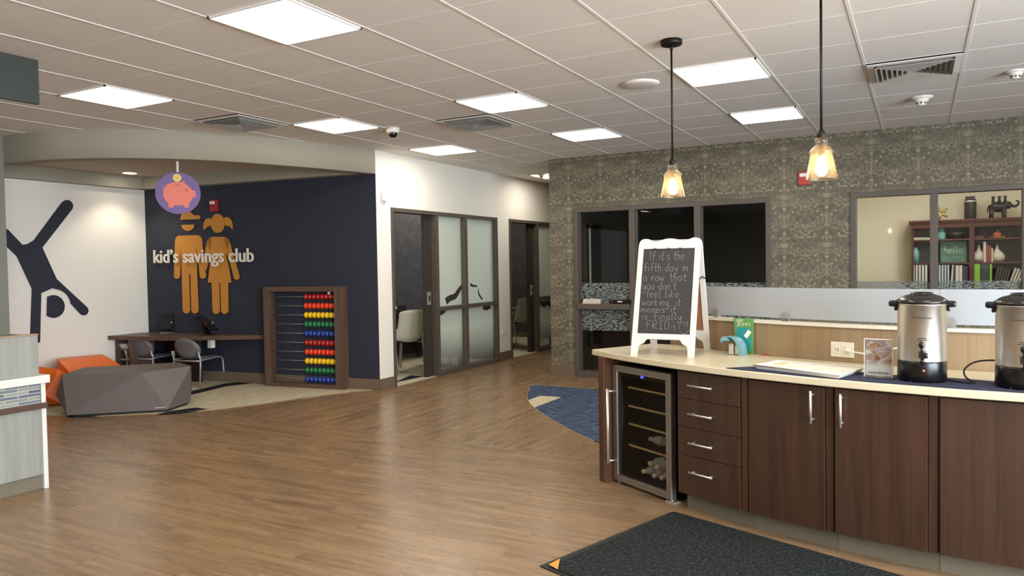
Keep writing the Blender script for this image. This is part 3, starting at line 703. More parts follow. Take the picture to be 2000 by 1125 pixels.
b = MB(); b.lathe([(0, -.02), (.10, -.02), (.135, -.014), (.148, -.001), (0, -.001)], (-1.87, 5.503, CEIL), 48); tag(b.build('ceiling_speaker', 'white'), 'round flat white speaker grille flush in the ceiling', 'speaker')
def smoke(x, y, lb, s=1.0):
    t = thing('smoke_detector', lb, 'smoke detector', (x, y, CEIL - .06 * s), 0)
    b = MB(); b.lathe([(0, -.014 * s), (.062 * s, -.014 * s), (.075 * s, 0), (0, 0)], (x, y, CEIL)); b.build('base', 'white', t)
    b = MB(); b.lathe([(0, -.058 * s), (.018 * s, -.058 * s), (.03 * s, -.05 * s), (.034 * s, -.034 * s), (.044 * s, -.028 * s), (.05 * s, -.014 * s), (0, -.013 * s)], (x, y, CEIL)); b.build('sensor_head', 'white', t)
    b = MB()
    for k in range(8):
        a = k * PI / 4; b.box(-.006, -.001, -.047 * s, .006, .001, -.036 * s, 0, Matrix.Translation((x, y, CEIL)) @ Matrix.Rotation(a, 4, 'Z') @ Matrix.Translation((0, .0335 * s, 0)))
    b.build('slot', 'blackmatte', t)
smoke(.012, 7.276, 'round white smoke detector on the ceiling below the right hand vent', 1.25)
smoke(-5.014, 10.15, 'small smoke detector beside the farthest ceiling panel in the passage')
smoke(.62, 6.65, 'white ceiling detector cut by the right edge of the photo', 1.0)
t = thing('security_camera', 'white dome security camera with dark lens on the ceiling', 'camera', (-4.55, 5.92, CEIL - .1))
b = MB(); b.lathe([(0, -.05), (.055, -.05), (.066, -.03), (.066, 0), (0, 0)], (-4.55, 5.92, CEIL)); b.build('housing', 'white', t)
b = MB(); b.sph((-4.55, 5.92, CEIL - .055), .045, (1, 1, .95)); b.build('dome', 'black', t)
# recessed alcove downlight
t = thing('recessed_downlight', 'small round recessed light glowing in the alcove ceiling', 'ceiling light', (-8.8, 6.01, 2.69))
b = MB(); b.lathe([(.082, -.004), (.098, -.006), (.105, 0), (.082, 0)], (-8.80, 6.01, 2.70)); b.build('trim_ring', 'white', t)
b = MB(); b.lathe([(0, -.002), (.082, -.002)], (-8.80, 6.01, 2.70), 32); b.build('lens', 'downlight', t)
dl = bpy.data.lights.new('downlight_lamp', 'SPOT'); dl.energy = 16; dl.color = (1, .88, .7); dl.spot_size = R_(110); dl.spot_blend = .6; dl.shadow_soft_size = .07
o = bpy.data.objects.new('downlight_lamp', dl); o.location = (-8.8, 6.01, 2.66); COL.objects.link(o)
# cream office ceiling lamp
t = thing('ceiling_light', 'square ceiling panel inside the cream office', 'ceiling light', (.3, 10.7, CEIL - .01), 0, 'square ceiling panels')
b = MB(); b.quad((0, 10.35, CEIL - .008), (0, 10.95, CEIL - .008), (.6, 10.95, CEIL - .008), (.6, 10.35, CEIL - .008)); b.build('diffuser', 'panel', t, fixn=False)
t = thing('ceiling_light', 'second square ceiling panel added to brighten the cream office', 'ceiling light', (2.3, 10.7, CEIL - .01), 0, 'square ceiling panels')  # unseen extra panel added to lift the cream walls
b = MB(); b.quad((2, 10.35, CEIL - .008), (2, 10.95, CEIL - .008), (2.6, 10.95, CEIL - .008), (2.6, 10.35, CEIL - .008)); b.build('diffuser', 'panel', t, fixn=False)
for yy, lb in ((7.5, 'first office behind the frosted glass'), (8.9, 'back of the first office behind the frosted glass'), (11.5, 'second office behind the frosted glass')):  # unseen panels added to light the frosted glass from behind
    t = thing('ceiling_light', 'added square ceiling panel brightening the ' + lb, 'ceiling light', (-7.3, yy + .3, CEIL - .01), 0, 'square ceiling panels')
    b = MB(); b.quad((-7.6, yy, CEIL - .008), (-7.6, yy + .6, CEIL - .008), (-7.0, yy + .6, CEIL - .008), (-7.0, yy, CEIL - .008)); b.build('diffuser', 'panel', t, fixn=False)
t = thing('ceiling_light', 'third square ceiling panel added to brighten the cream office', 'ceiling light', (1.3, 9.6, CEIL - .01), 0, 'square ceiling panels')  # one more unseen panel, added for a brighter cream office
b = MB(); b.quad((1, 9.3, CEIL - .008), (1, 9.9, CEIL - .008), (1.6, 9.9, CEIL - .008), (1.6, 9.3, CEIL - .008)); b.build('diffuser', 'panel', t, fixn=False)
# hanging dark fascia over the teller desk
b = MB(); b.box(-5.01, -3.9, 2.538, -4.98, 2.79, CEIL); tag(b.build('hanging_fascia', 'fascia'), 'dark green board hanging from the ceiling at the left edge', 'fascia board')

# ================================================================== MURALS AND SIGNS ON THE ALCOVE WALLS
def navy_pt(u, v, out=.0): return onv(u, v, NP0 + NN * out, ND)
def capsule2(cx, cy, w, y0, y1, n=10): pass
# zoomed drawing frame of the photo: x0 + zx/s, y0 + zy/s
def zf(x0, y0, s): return lambda pts: [(x0 + a / s, y0 + c / s) for a, c in pts]
def arcpts(cx, cy, rx, ry, a0, a1, n=14): return [(cx + rx * math.cos(R_(a0 + (a1 - a0) * k / n)), cy + ry * math.sin(R_(a0 + (a1 - a0) * k / n))) for k in range(n + 1)]
def mural(nm, pts, mat, parent, d=.012, gap=.004, f=navy_pt, nrm=None):
    b = MB(); b.prism([f(u, v, gap) for u, v in pts], (nrm if nrm is not None else NN) * d); return b.build(nm, mat, parent)
Z2 = zf(280, 340, 3.75)
boy_p = navy_pt(375, 610); boy = thing('boy_cutout', 'orange cut-out figure of a boy in a cap on the navy wall', 'wall figure', boy_p, 0)
cap_pts = arcpts(322, 335, 47, 68, 180, 300, 8) + [(352, 290), (368, 300)] + arcpts(405, 316, 14, 17, -90, 90, 6)[0:] + [(372, 333), (340, 334)]
mural('cap', Z2([(275, 335)] + arcpts(322, 330, 46, 66, 185, 318, 10) + [(372, 302)] + arcpts(405, 316, 14, 15, -90, 90, 6) + [(370, 332)]), 'mustard', boy)
mural('chin', Z2([(284, 372), (375, 370)] + arcpts(330, 372, 45, 45, 0, 180, 12)[1:-1]), 'mustard', boy)
body = [(272, 452), (400, 447)] + arcpts(398, 490, 34, 43, -80, 0, 5) + [(438, 600), (412, 640), (392, 520), (392, 700), (405, 1000)] + arcpts(380, 995, 25, 24, 0, 180, 8) + [(353, 995), (347, 732), (340, 732), (344, 1000)] + arcpts(318, 995, 25, 24, 0, 180, 8) + [(292, 995), (287, 720), (283, 520), (272, 660), (271, 745)] + arcpts(250, 745, 20, 22, 0, 180, 8) + [(230, 745), (233, 600), (238, 500)] + arcpts(272, 490, 34, 40, 190, 260, 5)
body = [(272, 452), (400, 447)] + arcpts(396, 490, 37, 43, -80, 0, 5) + [(441, 640), (461, 740)] + arcpts(439, 745, 21, 21, 0, 170, 8) + [(409, 650), (388, 515), (394, 700), (406, 995)] + arcpts(381, 997, 24, 24, 0, 180, 8) + [(355, 995), (349, 733), (336, 733), (343, 995)] + arcpts(319, 997, 24, 24, 0, 180, 8) + [(293, 995), (285, 700), (277, 515), (273, 660), (271, 745)] + arcpts(250, 747, 20, 20, 0, 180, 8) + [(229, 745), (233, 600), (236, 500)] + arcpts(272, 490, 34, 40, 190, 255, 5)
mural('body', Z2(body), 'mustard', boy)
girl_p = navy_pt(430, 612); girl = thing('girl_cutout', 'orange cut-out figure of a girl with pigtails on the navy wall', 'wall figure', girl_p, 0)
mural('head', Z2(arcpts(547, 361, 49, 70, 0, 350, 24)), 'mustard', girl, .012)
mural('pigtail', Z2([(501, 332), (485, 322), (462, 330), (447, 355), (443, 385), (446, 412), (462, 392), (498, 376)]), 'mustard', girl)
mural('pigtail', Z2([(594, 322), (612, 314), (634, 322), (650, 350), (655, 380), (653, 405), (640, 385), (600, 375)]), 'mustard', girl)
girl_shapes = (
    ('dress', [(505, 460), (598, 460), (616, 470), (628, 490), (632, 520), (612, 560), (608, 600), (628, 690), (646, 794), (477, 794), (488, 700), (498, 590), (492, 560), (466, 520), (472, 490), (486, 468)]),
    ('arm', [(598, 462), (622, 478), (636, 505), (650, 560), (680, 660), (705, 745)] + arcpts(686, 755, 19, 19, -20, 150, 8) + [(650, 690), (625, 610), (604, 540)]),
    ('arm', [(505, 462), (484, 472), (470, 495), (460, 545), (452, 600), (440, 650), (452, 720), (466, 690), (484, 620), (500, 545)]),
    ('leg', [(504, 793), (557, 793), (561, 1000)] + arcpts(537, 1000, 25, 24, 0, 180, 8)),
    ('leg', [(568, 793), (622, 793), (624, 1000)] + arcpts(599, 1000, 25, 24, 0, 180, 8)))
for nm_, pts_ in girl_shapes: mural(nm_, Z2(pts_), 'mustard', girl, .012, .004)
# raised lettering kid's savings club
A0 = navy_pt(301.5, 518, .03); A1 = navy_pt(496.5, 516, .03)
zt_ = navy_pt(400, 486.5, .03).z; zb_ = navy_pt(400, 521.5, .03).z
lt = text_on('letter', "kid\u2019s savings club", Vector((A0.x, A0.y, zb_ + .01)), (A1 - A0), (A1 - A0).length, zt_ - zb_, 'letter', None, .014, .012)
def split_letters(o, parent, nm):
    """every character of a text mesh becomes a part of its own"""
    bm = bmesh.new(); bm.from_mesh(o.data); bm.transform(Matrix.Translation(o.location)); seen = set(); isl = []
    ax = (A1 - A0).normalized()
    for v in bm.verts:
        if v in seen: continue
        st, g = [v], []; seen.add(v)
        while st:
            w_ = st.pop(); g.append(w_)
            for e in w_.link_edges:
                u_ = e.other_vert(w_)
                if u_ not in seen: seen.add(u_); st.append(u_)
        xs = [q.co.dot(ax) for q in g]; isl.append([min(xs), max(xs), g])
    isl.sort(key=lambda a: a[0]); grp = []
    for i in isl:
        if grp and i[0] < grp[-1][1] - .35 * min(i[1] - i[0], grp[-1][1] - grp[-1][0]): grp[-1][1] = max(grp[-1][1], i[1]); grp[-1][2] += i[2]
        else: grp.append([i[0], i[1], list(i[2])])
    for g in grp:
        vs = set(g[2]); m = {}; nb = MB()
        for v in g[2]: m[v] = nb.bm.verts.new(v.co)
        for f in bm.faces:
            if f.verts[0] in vs: nb.bm.faces.new([m[v] for v in f.verts])
        nb.build(nm, 'letter', parent)
    bm.free(); COL.objects.unlink(o); bpy.data.objects.remove(o)
wlt = thing('wall_lettering', "raised off-white letters reading kid's savings club across the orange figures", 'lettering', navy_pt(400, 520)[:])
split_letters(lt, wlt, 'letter')
# cartwheel figure on the white wall
def lw(u, v, out=0): return atx(u, v, -9.2 + out)
Z1 = zf(0, 380, 3.75); LN = Vector((1, 0, 0))
cw = thing('cartwheel_cutout', 'navy figure of a child doing a cartwheel on the white wall', 'wall figure', lw(70, 660), 0)
fig = [(447, 62)] + arcpts(490, 84, 45, 45, 215, 395, 10) + [(310, 388), (415, 618)] + arcpts(612, 850, 36, 36, -50, 130, 8) + [(512, 795)] + arcpts(395, 815, 122, 122, -12, -82, 7) + [(383, 686), (302, 722), (293, 1085), (218, 1085), (231, 688), (120, 452), (58, 392), (-60, 300)] + arcpts(-75, 250, 45, 45, 130, 290, 8) + [(58, 256), (165, 368), (200, 362), (245, 335)]
mural('body', Z1(fig), 'figure', cw, .004, .002, lw, LN)
mural('head', Z1([(344, 742)] + arcpts(391, 820, 83, 84, -122, 128, 18) + [(341, 892)]), 'figure', cw, .004, .002, lw, LN)
# red fire strobes
def strobe(p, n, lb):
    t = thing('fire_alarm_strobe', lb, 'fire alarm', p, math.atan2(n[1], n[0]) + PI / 2)
    b = MB(); b.box(-.06, -.035, -.0, .06, 0, .15, .006); b.build('housing', 'red', t, world=False)
    b = MB(); b.box(-.045, -.05, .09, .03, -.03, .13, .006); b.build('strobe_lens', 'white', t, world=False)
strobe(navy_pt(420, 413, .002), NN, 'red fire alarm strobe on the navy wall above the girl figure')
strobe(aty(1571, 362, YW - .001), (0, -1), 'red fire alarm strobe on the patterned wall behind the right pendant')
# hanging piggy bank sign
hp = Vector((-6.573, 5.017, 0)); hd = Vector((.62, .78, 0)).normalized(); hn = Vector((hd.y, -hd.x, 0))
def hs(u, v, out=0): return onv(u, v, hp + hn * out, hd)
Z5 = zf(280, 300, 8.657)
sg = thing('piggy_bank_sign', 'round purple hanging sign with a pink piggy bank and gold coin', 'hanging sign', (hp.x, hp.y, 2.0), 0)
cc = hs(348, 377.5); rr = (hs(392.3, 377.5) - hs(303.5, 377.5)).length / 2
def disc(nm, c, r, mat, o0, o1, n=40):
    b = MB(); b.prism([c + hd * (r * math.cos(2 * PI * k / n)) + Vector((0, 0, r * math.sin(2 * PI * k / n))) + hn * o0 for k in range(n)], hn * (o1 - o0)); return b.build(nm, mat, sg)
cc.z = (hs(348, 336.5).z + hs(348, 418).z) / 2; rr = (rr + (hs(348, 336.5).z - hs(348, 418).z) / 2) / 2
disc('disc', cc, rr, 'purple', -.008, .008)
pig = smooth_poly([(x, y, 0) for x, y in [(335, 640), (345, 600), (400, 525), (480, 492), (570, 480), (640, 492)]], 3)[:-1]
pig = [(p.x, p.y) for p in pig] + [(640, 492), (690, 458), (702, 510), (755, 545), (830, 622), (880, 630), (886, 735), (836, 742), (805, 800), (775, 838), (770, 912), (690, 914), (680, 868), (600, 876), (518, 870), (512, 914), (432, 914), (420, 840), (365, 780), (335, 710), (335, 640), (312, 560), (340, 590)][:-3]
mural('pig', Z5(pig), 'pig', sg, .004, .008, hs, hn)
mural('pig_tail', Z5([(312, 558), (322, 566), (345, 580), (350, 600), (338, 600)]), 'pig', sg, .003, .008, hs, hn)
disc('coin', hs(280 + 570 / 8.657, 300 + 412 / 8.657), (hs(280 + 640 / 8.657, 347) - hs(280 + 500 / 8.657, 347)).length / 2, 'coin2', .008, .011, 24)
disc('coin_centre', hs(280 + 570 / 8.657, 300 + 412 / 8.657), (hs(280 + 625 / 8.657, 347) - hs(280 + 515 / 8.657, 347)).length / 2, 'coin', .011, .013, 24)
mural('slot', Z5([(528, 528), (610, 526), (610, 540), (528, 541)]), 'slot', sg, .002, .012, hs, hn)
disc('eye', hs(280 + 730 / 8.657, 300 + 625 / 8.657), .012, 'slot', .012, .015, 12)
b = MB(); tp = cc + Vector((0, 0, rr)); b.cyl(tp, (tp.x, tp.y, 2.70), .012); b.cyl((tp.x, tp.y, 2.69), (tp.x, tp.y, 2.70), .03); b.build('hanging_rod', 'white', sg)

# ------------------------------------------------------------------ abacus
ab0 = Vector((-7.272, 6.700, 0)); ab1 = Vector((-6.214, 6.822, 0))
ab0, ab1 = Vector((-7.262, 6.80, 0)), Vector((-6.225, 6.942, 0)); ab1 = Vector(ab1)
# the front face is where it is seen; the frame reaches back to the wall
ad = (ab1 - ab0).normalized(); an = Vector((ad.y, -ad.x, 0))
sh = Vector((0, -.155, 0)); ap = lambda u, v: onv(u, v, ab0 + sh, ad)
ab0 = ap(524, 655); ab1 = ap(662, 655); AW = (ab1 - ab0).length; ab0.z = ab1.z = 0; AT = ap(600, 560).z; AB = .004
t = thing('giant_abacus', 'tall walnut framed floor abacus with rows of coloured beads by the navy wall', 'abacus', ((ab0 + ab1) / 2)[:], math.atan2(ad.y, ad.x))
h = AW / 2; dep = .17; S = .085
def lbox(nm, x0, y0, z0, x1, y1, z1, mat, par, bev=.003):
    b = MB(); b.box(x0, y0, z0, x1, y1, z1, bev); return b.build(nm, mat, par, world=False)
lbox('side_post', -h, 0, AB, -h + S * .8, dep, AT, 'walnut', t); lbox('side_post', h - S * 1.4, 0, AB, h, dep, AT, 'walnut', t)
lbox('top_rail', -h + S * .8, 0, AT - .062, h - S * 1.4, dep, AT, 'walnutx', t); lbox('bottom_rail', -h + S * .8, 0, AB, h - S * 1.4, dep, AB + .05, 'walnutx', t)
cols = ['red', 'orangered', 'yel', 'grn', 'blu'] * 2
rod0, rod1 = -h + S * .8, h - S * 1.4
for k in range(10):
    z = AT - .125 - k * (AT - .225) / 9
    b = MB(); b.cyl((rod0 - .01, dep * .45, z), (rod1 + .01, dep * .45, z), .006, n=8); rod_ = b.build('rod', 'silver', t, world=False)
    for q in range(10):
        x = rod1 - .002 - .031 - q * .0595
        if q >= 8: continue
        b = MB(); b.sph((x, dep * .45, z), .0315, (1, 1.2, 1.2), 16); b.build('bead', 'bead_' + cols[k], rod_, world=False)
b = MB(); b.box(rod1 - .12, dep * .3, AT - .10, rod1 - .10, dep * .5, AT - .06, .003); b.build('catch', 'white', t, world=False)

# ------------------------------------------------------------------ kids desk along navy wall
DZ = .625
fl = atz(204, 654, DZ); fm = atz(290, 658, DZ); frr = atz(525, 653, DZ)
dl0 = NP0 + NN * .004
def desk_poly(): 
    A = Vector((-9.195, 0, 0)); 
    yA = 5.92
    return [(-9.19, yA), (-8.62, 6.02), (-8.25, 6.08), (ab0.x + .02, ab0.y + .04), (ab0.x + .03, ab0.y + .12), tuple((NP1 + NN * .006)[:2]), (-9.19, 6.49)]
t = thing('corner_desk', 'long dark walnut desk filling the corner under the orange figures', 'desk', (-8.3, 6.3, 0))
dpy = [(-9.19, 5.90), (-8.72, 5.98), (-8.20, 6.13), (ab0.x - .01, ab0.y + .03), (ab0.x - .01, (NP0 + ND * ((NP0.x - ab0.x) / -ND.x)).y - .01), (-9.19, 6.475)]
b = MB(); b.prism([Vector((x, y, DZ - .05)) for x, y in dpy], (0, 0, .05)); b.build('desktop', 'walnutx', t)
sx0, sx1, sy0, sy1 = -9.18, -8.86, 5.99, 6.30
def px_box(nm, x0, y0, z0, x1, y1, z1, mat, par, bev=.002):
    b = MB(); b.box(x0, y0, z0, x1, y1, z1, bev); return b.build(nm, mat, par)
px_box('side_panel', sx0, sy0, .01, sx0 + .02, sy1, DZ - .05, 'walnut', t); px_box('side_panel', sx1 - .05, sy0, .01, sx1 + .02, sy1, DZ - .05, 'walnut', t)
px_box('back_panel', sx0, sy1, .01, sx1 + .02, sy1 + .015, DZ - .05, 'cab', t)
for z in (.02, .14, .29, .43): px_box('shelf', sx0 + .02, sy0 + .01, z, sx1 - .05, sy1, z + .018, 'cabx', t)
px_box('modesty_panel', sx1 + .02, 6.46, .01, -8.12, 6.475, DZ - .05, 'darkbrown', t)
px_box('cable_box', -8.45, 6.50, DZ - .16, -8.38, 6.55, DZ - .05, 'white', t); px_box('cable_box', -7.92, 6.40, DZ - .16, -7.85, 6.46, DZ - .05, 'white', t)
bx = MB(); bx.hull([(-9.13, 6.04, .449), (-9.0, 6.04, .449), (-9.13, 6.12, .449), (-9.0, 6.12, .449), (-9.15, 6.02, .51), (-8.99, 6.02, .515), (-9.15, 6.14, .53), (-8.99, 6.14, .52)]); tag(bx.build('paper_box', 'cake'), 'small pale box on the top shelf under the corner desk', 'box')
bx = MB(); bx.box(-9.12, 6.02, .308, -8.95, 6.16, .314); tag(bx.build('paper_stack', 'white'), 'white sheets of paper on the middle shelf under the corner desk', 'paper')
# tablets on stands
def tablet(base, yaw, tilt, lb, back, tw=.125, th=.09):
    t = thing('tablet_stand', lb, 'tablet', base, yaw)
    b = MB(); b.box(-.07, -.06, 0, .07, .06, .008, .003); b.build('base_plate', 'chrome' if back else 'blackmatte', t, world=False)
    b = MB(); b.hull([(-.035, -.02, .008), (.035, -.02, .008), (-.035, .02, .008), (.035, .02, .008), (-.05, .02, .15), (.05, .02, .15), (-.05, .05, .13), (.05, .05, .13)]); b.build('neck', 'black', t, world=False)
    m = Matrix.Translation((0, 0, .145)) @ Matrix.Rotation(tilt, 4, 'X')
    b = MB(); b.box(-tw, -.008, -th, tw, .008, th, .006, m); o = b.build('tablet', 'black', t, world=False)
    b = MB(); b.box(-tw + .015, -.011, -th + .012, tw - .015, -.008, th - .012, 0, m); b.build('screen', 'screen', t, world=False)
    b = MB(); b.cyl(m @ Vector((tw - .007, -.02, -.01)), m @ Vector((tw - .007, .0, -.01)), .007, n=12); b.build('lock_knob', 'white', t, world=False)
tp = atz(322, 650, DZ); tablet((tp.x + .02, tp.y + .02, DZ), R_(20), R_(-14), 'black tablet on a stand standing at the desk corner', True, .085, .11)
tp = atz(406, 654, DZ); tablet((tp.x, tp.y, DZ), R_(112), R_(-48), 'black tilted tablet on a stand right of the corner tablet', False, .10, .13)

# ------------------------------------------------------------------ stacking chairs at the kids desk
def kid_chair(lb):
    """origin under seat centre; the backrest is at -y, the seat points to +y"""
    t = thing('stacking_chair', lb, 'chair', (0, 0, 0), 0, 'grey oval-backed chairs at the corner desk')
    SH = .37
    b = MB(); pts = [(.205 * math.copysign(abs(math.cos(a)) ** .55, math.cos(a)), .20 * math.copysign(abs(math.sin(a)) ** .6, math.sin(a)), SH) for a in [2 * PI * k / 28 for k in range(28)]]
    b.prism(pts, (0, 0, .028)); b.build('seat', 'seatblue', t, world=False)
    # oval backrest, curved
    b = MB(); n = 28; w, hh, zc = .205, .155, .505; rings = []
    def bp(a, s, off): 
        x = w * s * math.cos(a); z = zc + hh * s * math.sin(a) * (1.0 if math.sin(a) > 0 else .82); return Vector((x, -.225 - .05 * (z - zc) / hh - .035 * (1 - (x / w) ** 2) + off, z))
    for off in (0, .022):
        L = [[b.bm.verts.new(bp(2 * PI * k / n, s, off)) for k in range(n)] for s in (1, .66, .33)]; c = b.bm.verts.new(bp(0, 0, off)); rings.append(L[0]); fs = []
        for A, B in zip(L, L[1:]): fs += [b.bm.faces.new((A[k], A[(k + 1) % n], B[(k + 1) % n], B[k])) for k in range(n)]
        fs += [b.bm.faces.new((L[2][k], L[2][(k + 1) % n], c)) for k in range(n)]; b._fin(fs, True)
    b._fin([b.bm.faces.new((rings[0][k], rings[0][(k + 1) % n], rings[1][(k + 1) % n], rings[1][k])) for k in range(n)])
    b.build('backrest', 'greychair', t, world=False)
    for s in (-1, 1):
        b = MB(); b.tube([(s * .215, -.27, .475), (s * .215, -.235, .37), (s * .215, -.235, .3), (s * .225, -.265, .018)], .0125, 8); o = b.build('rear_leg', 'silver', t, world=False)
        b = MB(); b.cyl((s * .225, -.265, 0), (s * .225, -.265, .03), .018, n=12); b.build('foot_glide', 'greychair', o, world=False)
        b = MB(); b.tube(smooth_poly([(s * .215, -.235, .355), (s * .215, 0, .36), (s * .215, .14, .362), (s * .213, .20, .345), (s * .213, .225, .29), (s * .22, .24, .02)], 4), .0125, 8); o = b.build('front_leg', 'silver', t, world=False)
        b = MB(); b.cyl((s * .22, .24, 0), (s * .22, .24, .03), .018, n=12); b.build('foot_glide', 'greychair', o, world=False)
        b = MB(); b.box(s * .205 - .012, -.262, .40, s * .205 + .012, -.235, .48, .003); b.build('back_bracket', 'silver', t, world=False)
    b = MB(); b.tube([(-.215, -.235, .345), (.215, -.235, .345)], .011, 8); b.build('cross_bar', 'silver', t, world=False)
    return t
c1 = kid_chair('grey oval-backed stacking chair with silver legs, nearer the abacus')
cr = [o for o in (atz(390, 752, 0),)][0]
yaw = math.atan2((atz(437, 741, 0) - atz(390, 752, 0)).y, (atz(437, 741, 0) - atz(390, 752, 0)).x)
yaw = R_(12)
def put(o, refpx, local, yaw):
    q = atz(*refpx, 0); m = Matrix.Rotation(yaw, 4, 'Z') @ Vector(local); o.location = (q.x - m.x, q.y - m.y, .0065); o.rotation_euler = (0, 0, yaw)
c1.scale = (.92, .92, .92)
m = Matrix.Rotation(yaw, 4, 'Z') @ Vector((.225, -.265, 0)) * .92; q = atz(391, 757, 0); c1.location = (q.x - m.x, q.y - m.y, .0065); c1.rotation_euler = (0, 0, yaw)
c2 = copy_tree(c1); c2['label'] = 'grey oval-backed stacking chair with silver legs, nearer the shelves in the corner'
c2.location = c1.location + Vector((-.79, -.10, 0)); c2.rotation_euler = (0, 0, R_(14))

# ------------------------------------------------------------------ faceted bench and orange lounge seat
def zp(u, v, z): return atz(u, v, z)
t = thing('faceted_bench', 'low faceted taupe bench in front of the orange seat', 'bench', (-7.4, 4.8, 0))
BT = .415
bp = [zp(121, 732, BT), zp(277, 728, BT), zp(347, 718, BT), zp(373, 715, BT), Vector((-7.35, 5.55, BT)), Vector((-7.98, 4.85, BT)),
      zp(109, 771, .21), zp(375, 757, .17), zp(131, 811, .03), zp(327, 800, .03), zp(371, 785, .03), Vector((-7.25, 5.55, .03)), Vector((-7.95, 4.80, .03))]
b = MB(); b.hull(bp); b.build('body', 'taupe_fab', t)
b = MB(); a0, a1, a2, a3 = zp(131, 811, .03), zp(327, 800, .03), zp(371, 785, .03), Vector((-7.25, 5.55, .03)); cen = (a0 + a1 + a2 + a3) / 4
b.prism([cen + (p - cen) * .93 - Vector((0, 0, .0)) for p in (a0, a1, a2, a3, Vector((-7.95, 4.80, .03)))], (0, 0, -.022)); b.build('plinth', 'blackmatte', t)
e0 = onv(306, 796, bp[8], bp[9] - bp[8]); e1 = onv(321, 795, bp[8], bp[9] - bp[8])
b = MB(); nn = Vector(((bp[9] - bp[8]).y, -(bp[9] - bp[8]).x, 0)).normalized(); b.box(-.05, -.002, -.005, .05, .002, .005, 0, Matrix.Translation((e0 + e1) / 2 + nn * .012) @ Matrix.Rotation(math.atan2((bp[9] - bp[8]).y, (bp[9] - bp[8]).x), 4, 'Z')); b.build('badge', 'chrome', t)
t = thing('orange_seat', 'faceted bright orange lounge seat against the white wall', 'seat', (-8.6, 5.0, 0))
OT = .43
b = MB(); b.hull([Vector((-8.42, 4.62, OT)), Vector((-8.20, 4.70, .40)), Vector((-8.30, 4.92, .28)), atx(118, 733, -8.70), atx(60, 731, -8.95), Vector((-8.9, 4.3, OT - .05)), Vector((-8.40, 4.60, .02)), Vector((-8.14, 4.70, .02)), Vector((-8.2, 5.0, .02)), Vector((-8.7, 5.1, .02)), Vector((-9.0, 4.6, .02)), Vector((-8.9, 4.35, .02)), Vector((-8.25, 4.56, .14))]); b.build('seat_block', 'orange', t)
xb = -8.72
p0, p1, p2, p3 = atx(115, 704, xb), atx(208, 696, xb + .0), atx(224, 724, xb + .05), atx(122, 735, xb + .05)
b = MB(); b.hull([p0, p1, Vector((p2.x + .15, p2.y, .30)), Vector((p3.x + .15, p3.y, .30)), atx(117, 699, -9.1), atx(199, 692, -9.1), Vector((-9.1, p0.y + .1, .02)), Vector((-9.1, p2.y + .1, .02)), Vector((p2.x + .1, p2.y + .03, .02)), Vector((p3.x + .1, p3.y, .02))]); b.build('back_block', 'orange', t)

# ------------------------------------------------------------------ teller desk at the left edge
XD = -5.165
def desk_at(): pass
t = thing('teller_desk', 'grey wood service desk with mosaic band and white ledge at the left edge', 'service desk', (XD - .3, 1.5, 0))
Y0, Y1 = -2.5, 2.835
px_box('toe_kick', XD - .45, Y0, 0.0, XD - .02, Y1, .10, 'kick', t)
px_box('lower_panel', XD - .45, Y0, .10, XD, Y1, .545, 'greywood', t)
px_box('wood_strip', XD - .42, Y0, .545, XD + .025, Y1 + .03, .582, 'cabx', t)
px_box('mosaic_band', XD - .42, Y0, .582, XD, Y1 - .005, .715, 'mosaic', t)
px_box('white_ledge', XD - .42, Y0, .715, XD + .035, Y1 + .045, .768, 'whitetop', t, .004)
px_box('upper_panel', XD - .05, Y0, .768, XD - .012, Y1, 1.035, 'greywood', t)
px_box('upper_panel', XD - .42, Y1 - .02, .768, XD - .05, Y1, 1.035, 'greywood', t)
px_box('end_post', XD - .04, Y1, 0, XD + .004, Y1 + .03, .715, 'whitetop', t)
px_box('end_panel', XD - .45, Y1, 0, XD - .04, Y1 + .03, .545, 'greywood', t)
px_box('top_cap', XD - .055, Y0, 1.035, XD - .005, Y1 + .002, 1.045, 'lightwood', t)
b = MB(); b.hull([(XD - .27, 2.55, .768), (XD - .15, 2.55, .768), (XD - .27, 2.62, .768), (XD - .15, 2.62, .768), (XD - .26, 2.56, 1.06), (XD - .16, 2.56, 1.06), (XD - .26, 2.6, 1.06), (XD - .16, 2.6, 1.06)]); tag(b.build('card_holder', 'white'), 'white holder just peeking over the teller desk top', 'holder')
# wall fittings
b = MB(); q = atx(748.5, 384, XW); b.box(XW, q.y - .05, q.z - .05, XW + .03, q.y + .03, q.z + .05, .004); b.box(XW, q.y - .02, q.z - .06, XW + .05, q.y + .045, q.z - .03, .003); tag(b.build('motion_sensor', 'white'), 'small white sensor box high on the white wall corner', 'sensor')
def switchplate(p, n, w, h, lb, rocker=True):
    t = thing('light_switch', lb, 'switch', p, math.atan2(n[1], n[0]) + PI / 2)
    b = MB(); b.box(-w / 2, -.007, -h / 2, w / 2, 0, h / 2, .002); b.build('plate', 'white', t, world=False)
    b = MB(); b.box(-w / 5, -.011, -h / 4, w / 5, -.006, h / 4, .002); b.build('rocker', 'cap', t, world=False)
q = atx(983.5, 647, XW + .0005); switchplate(q, (1, 0), .08, .125, 'white light switch on the wall between the two office doors')

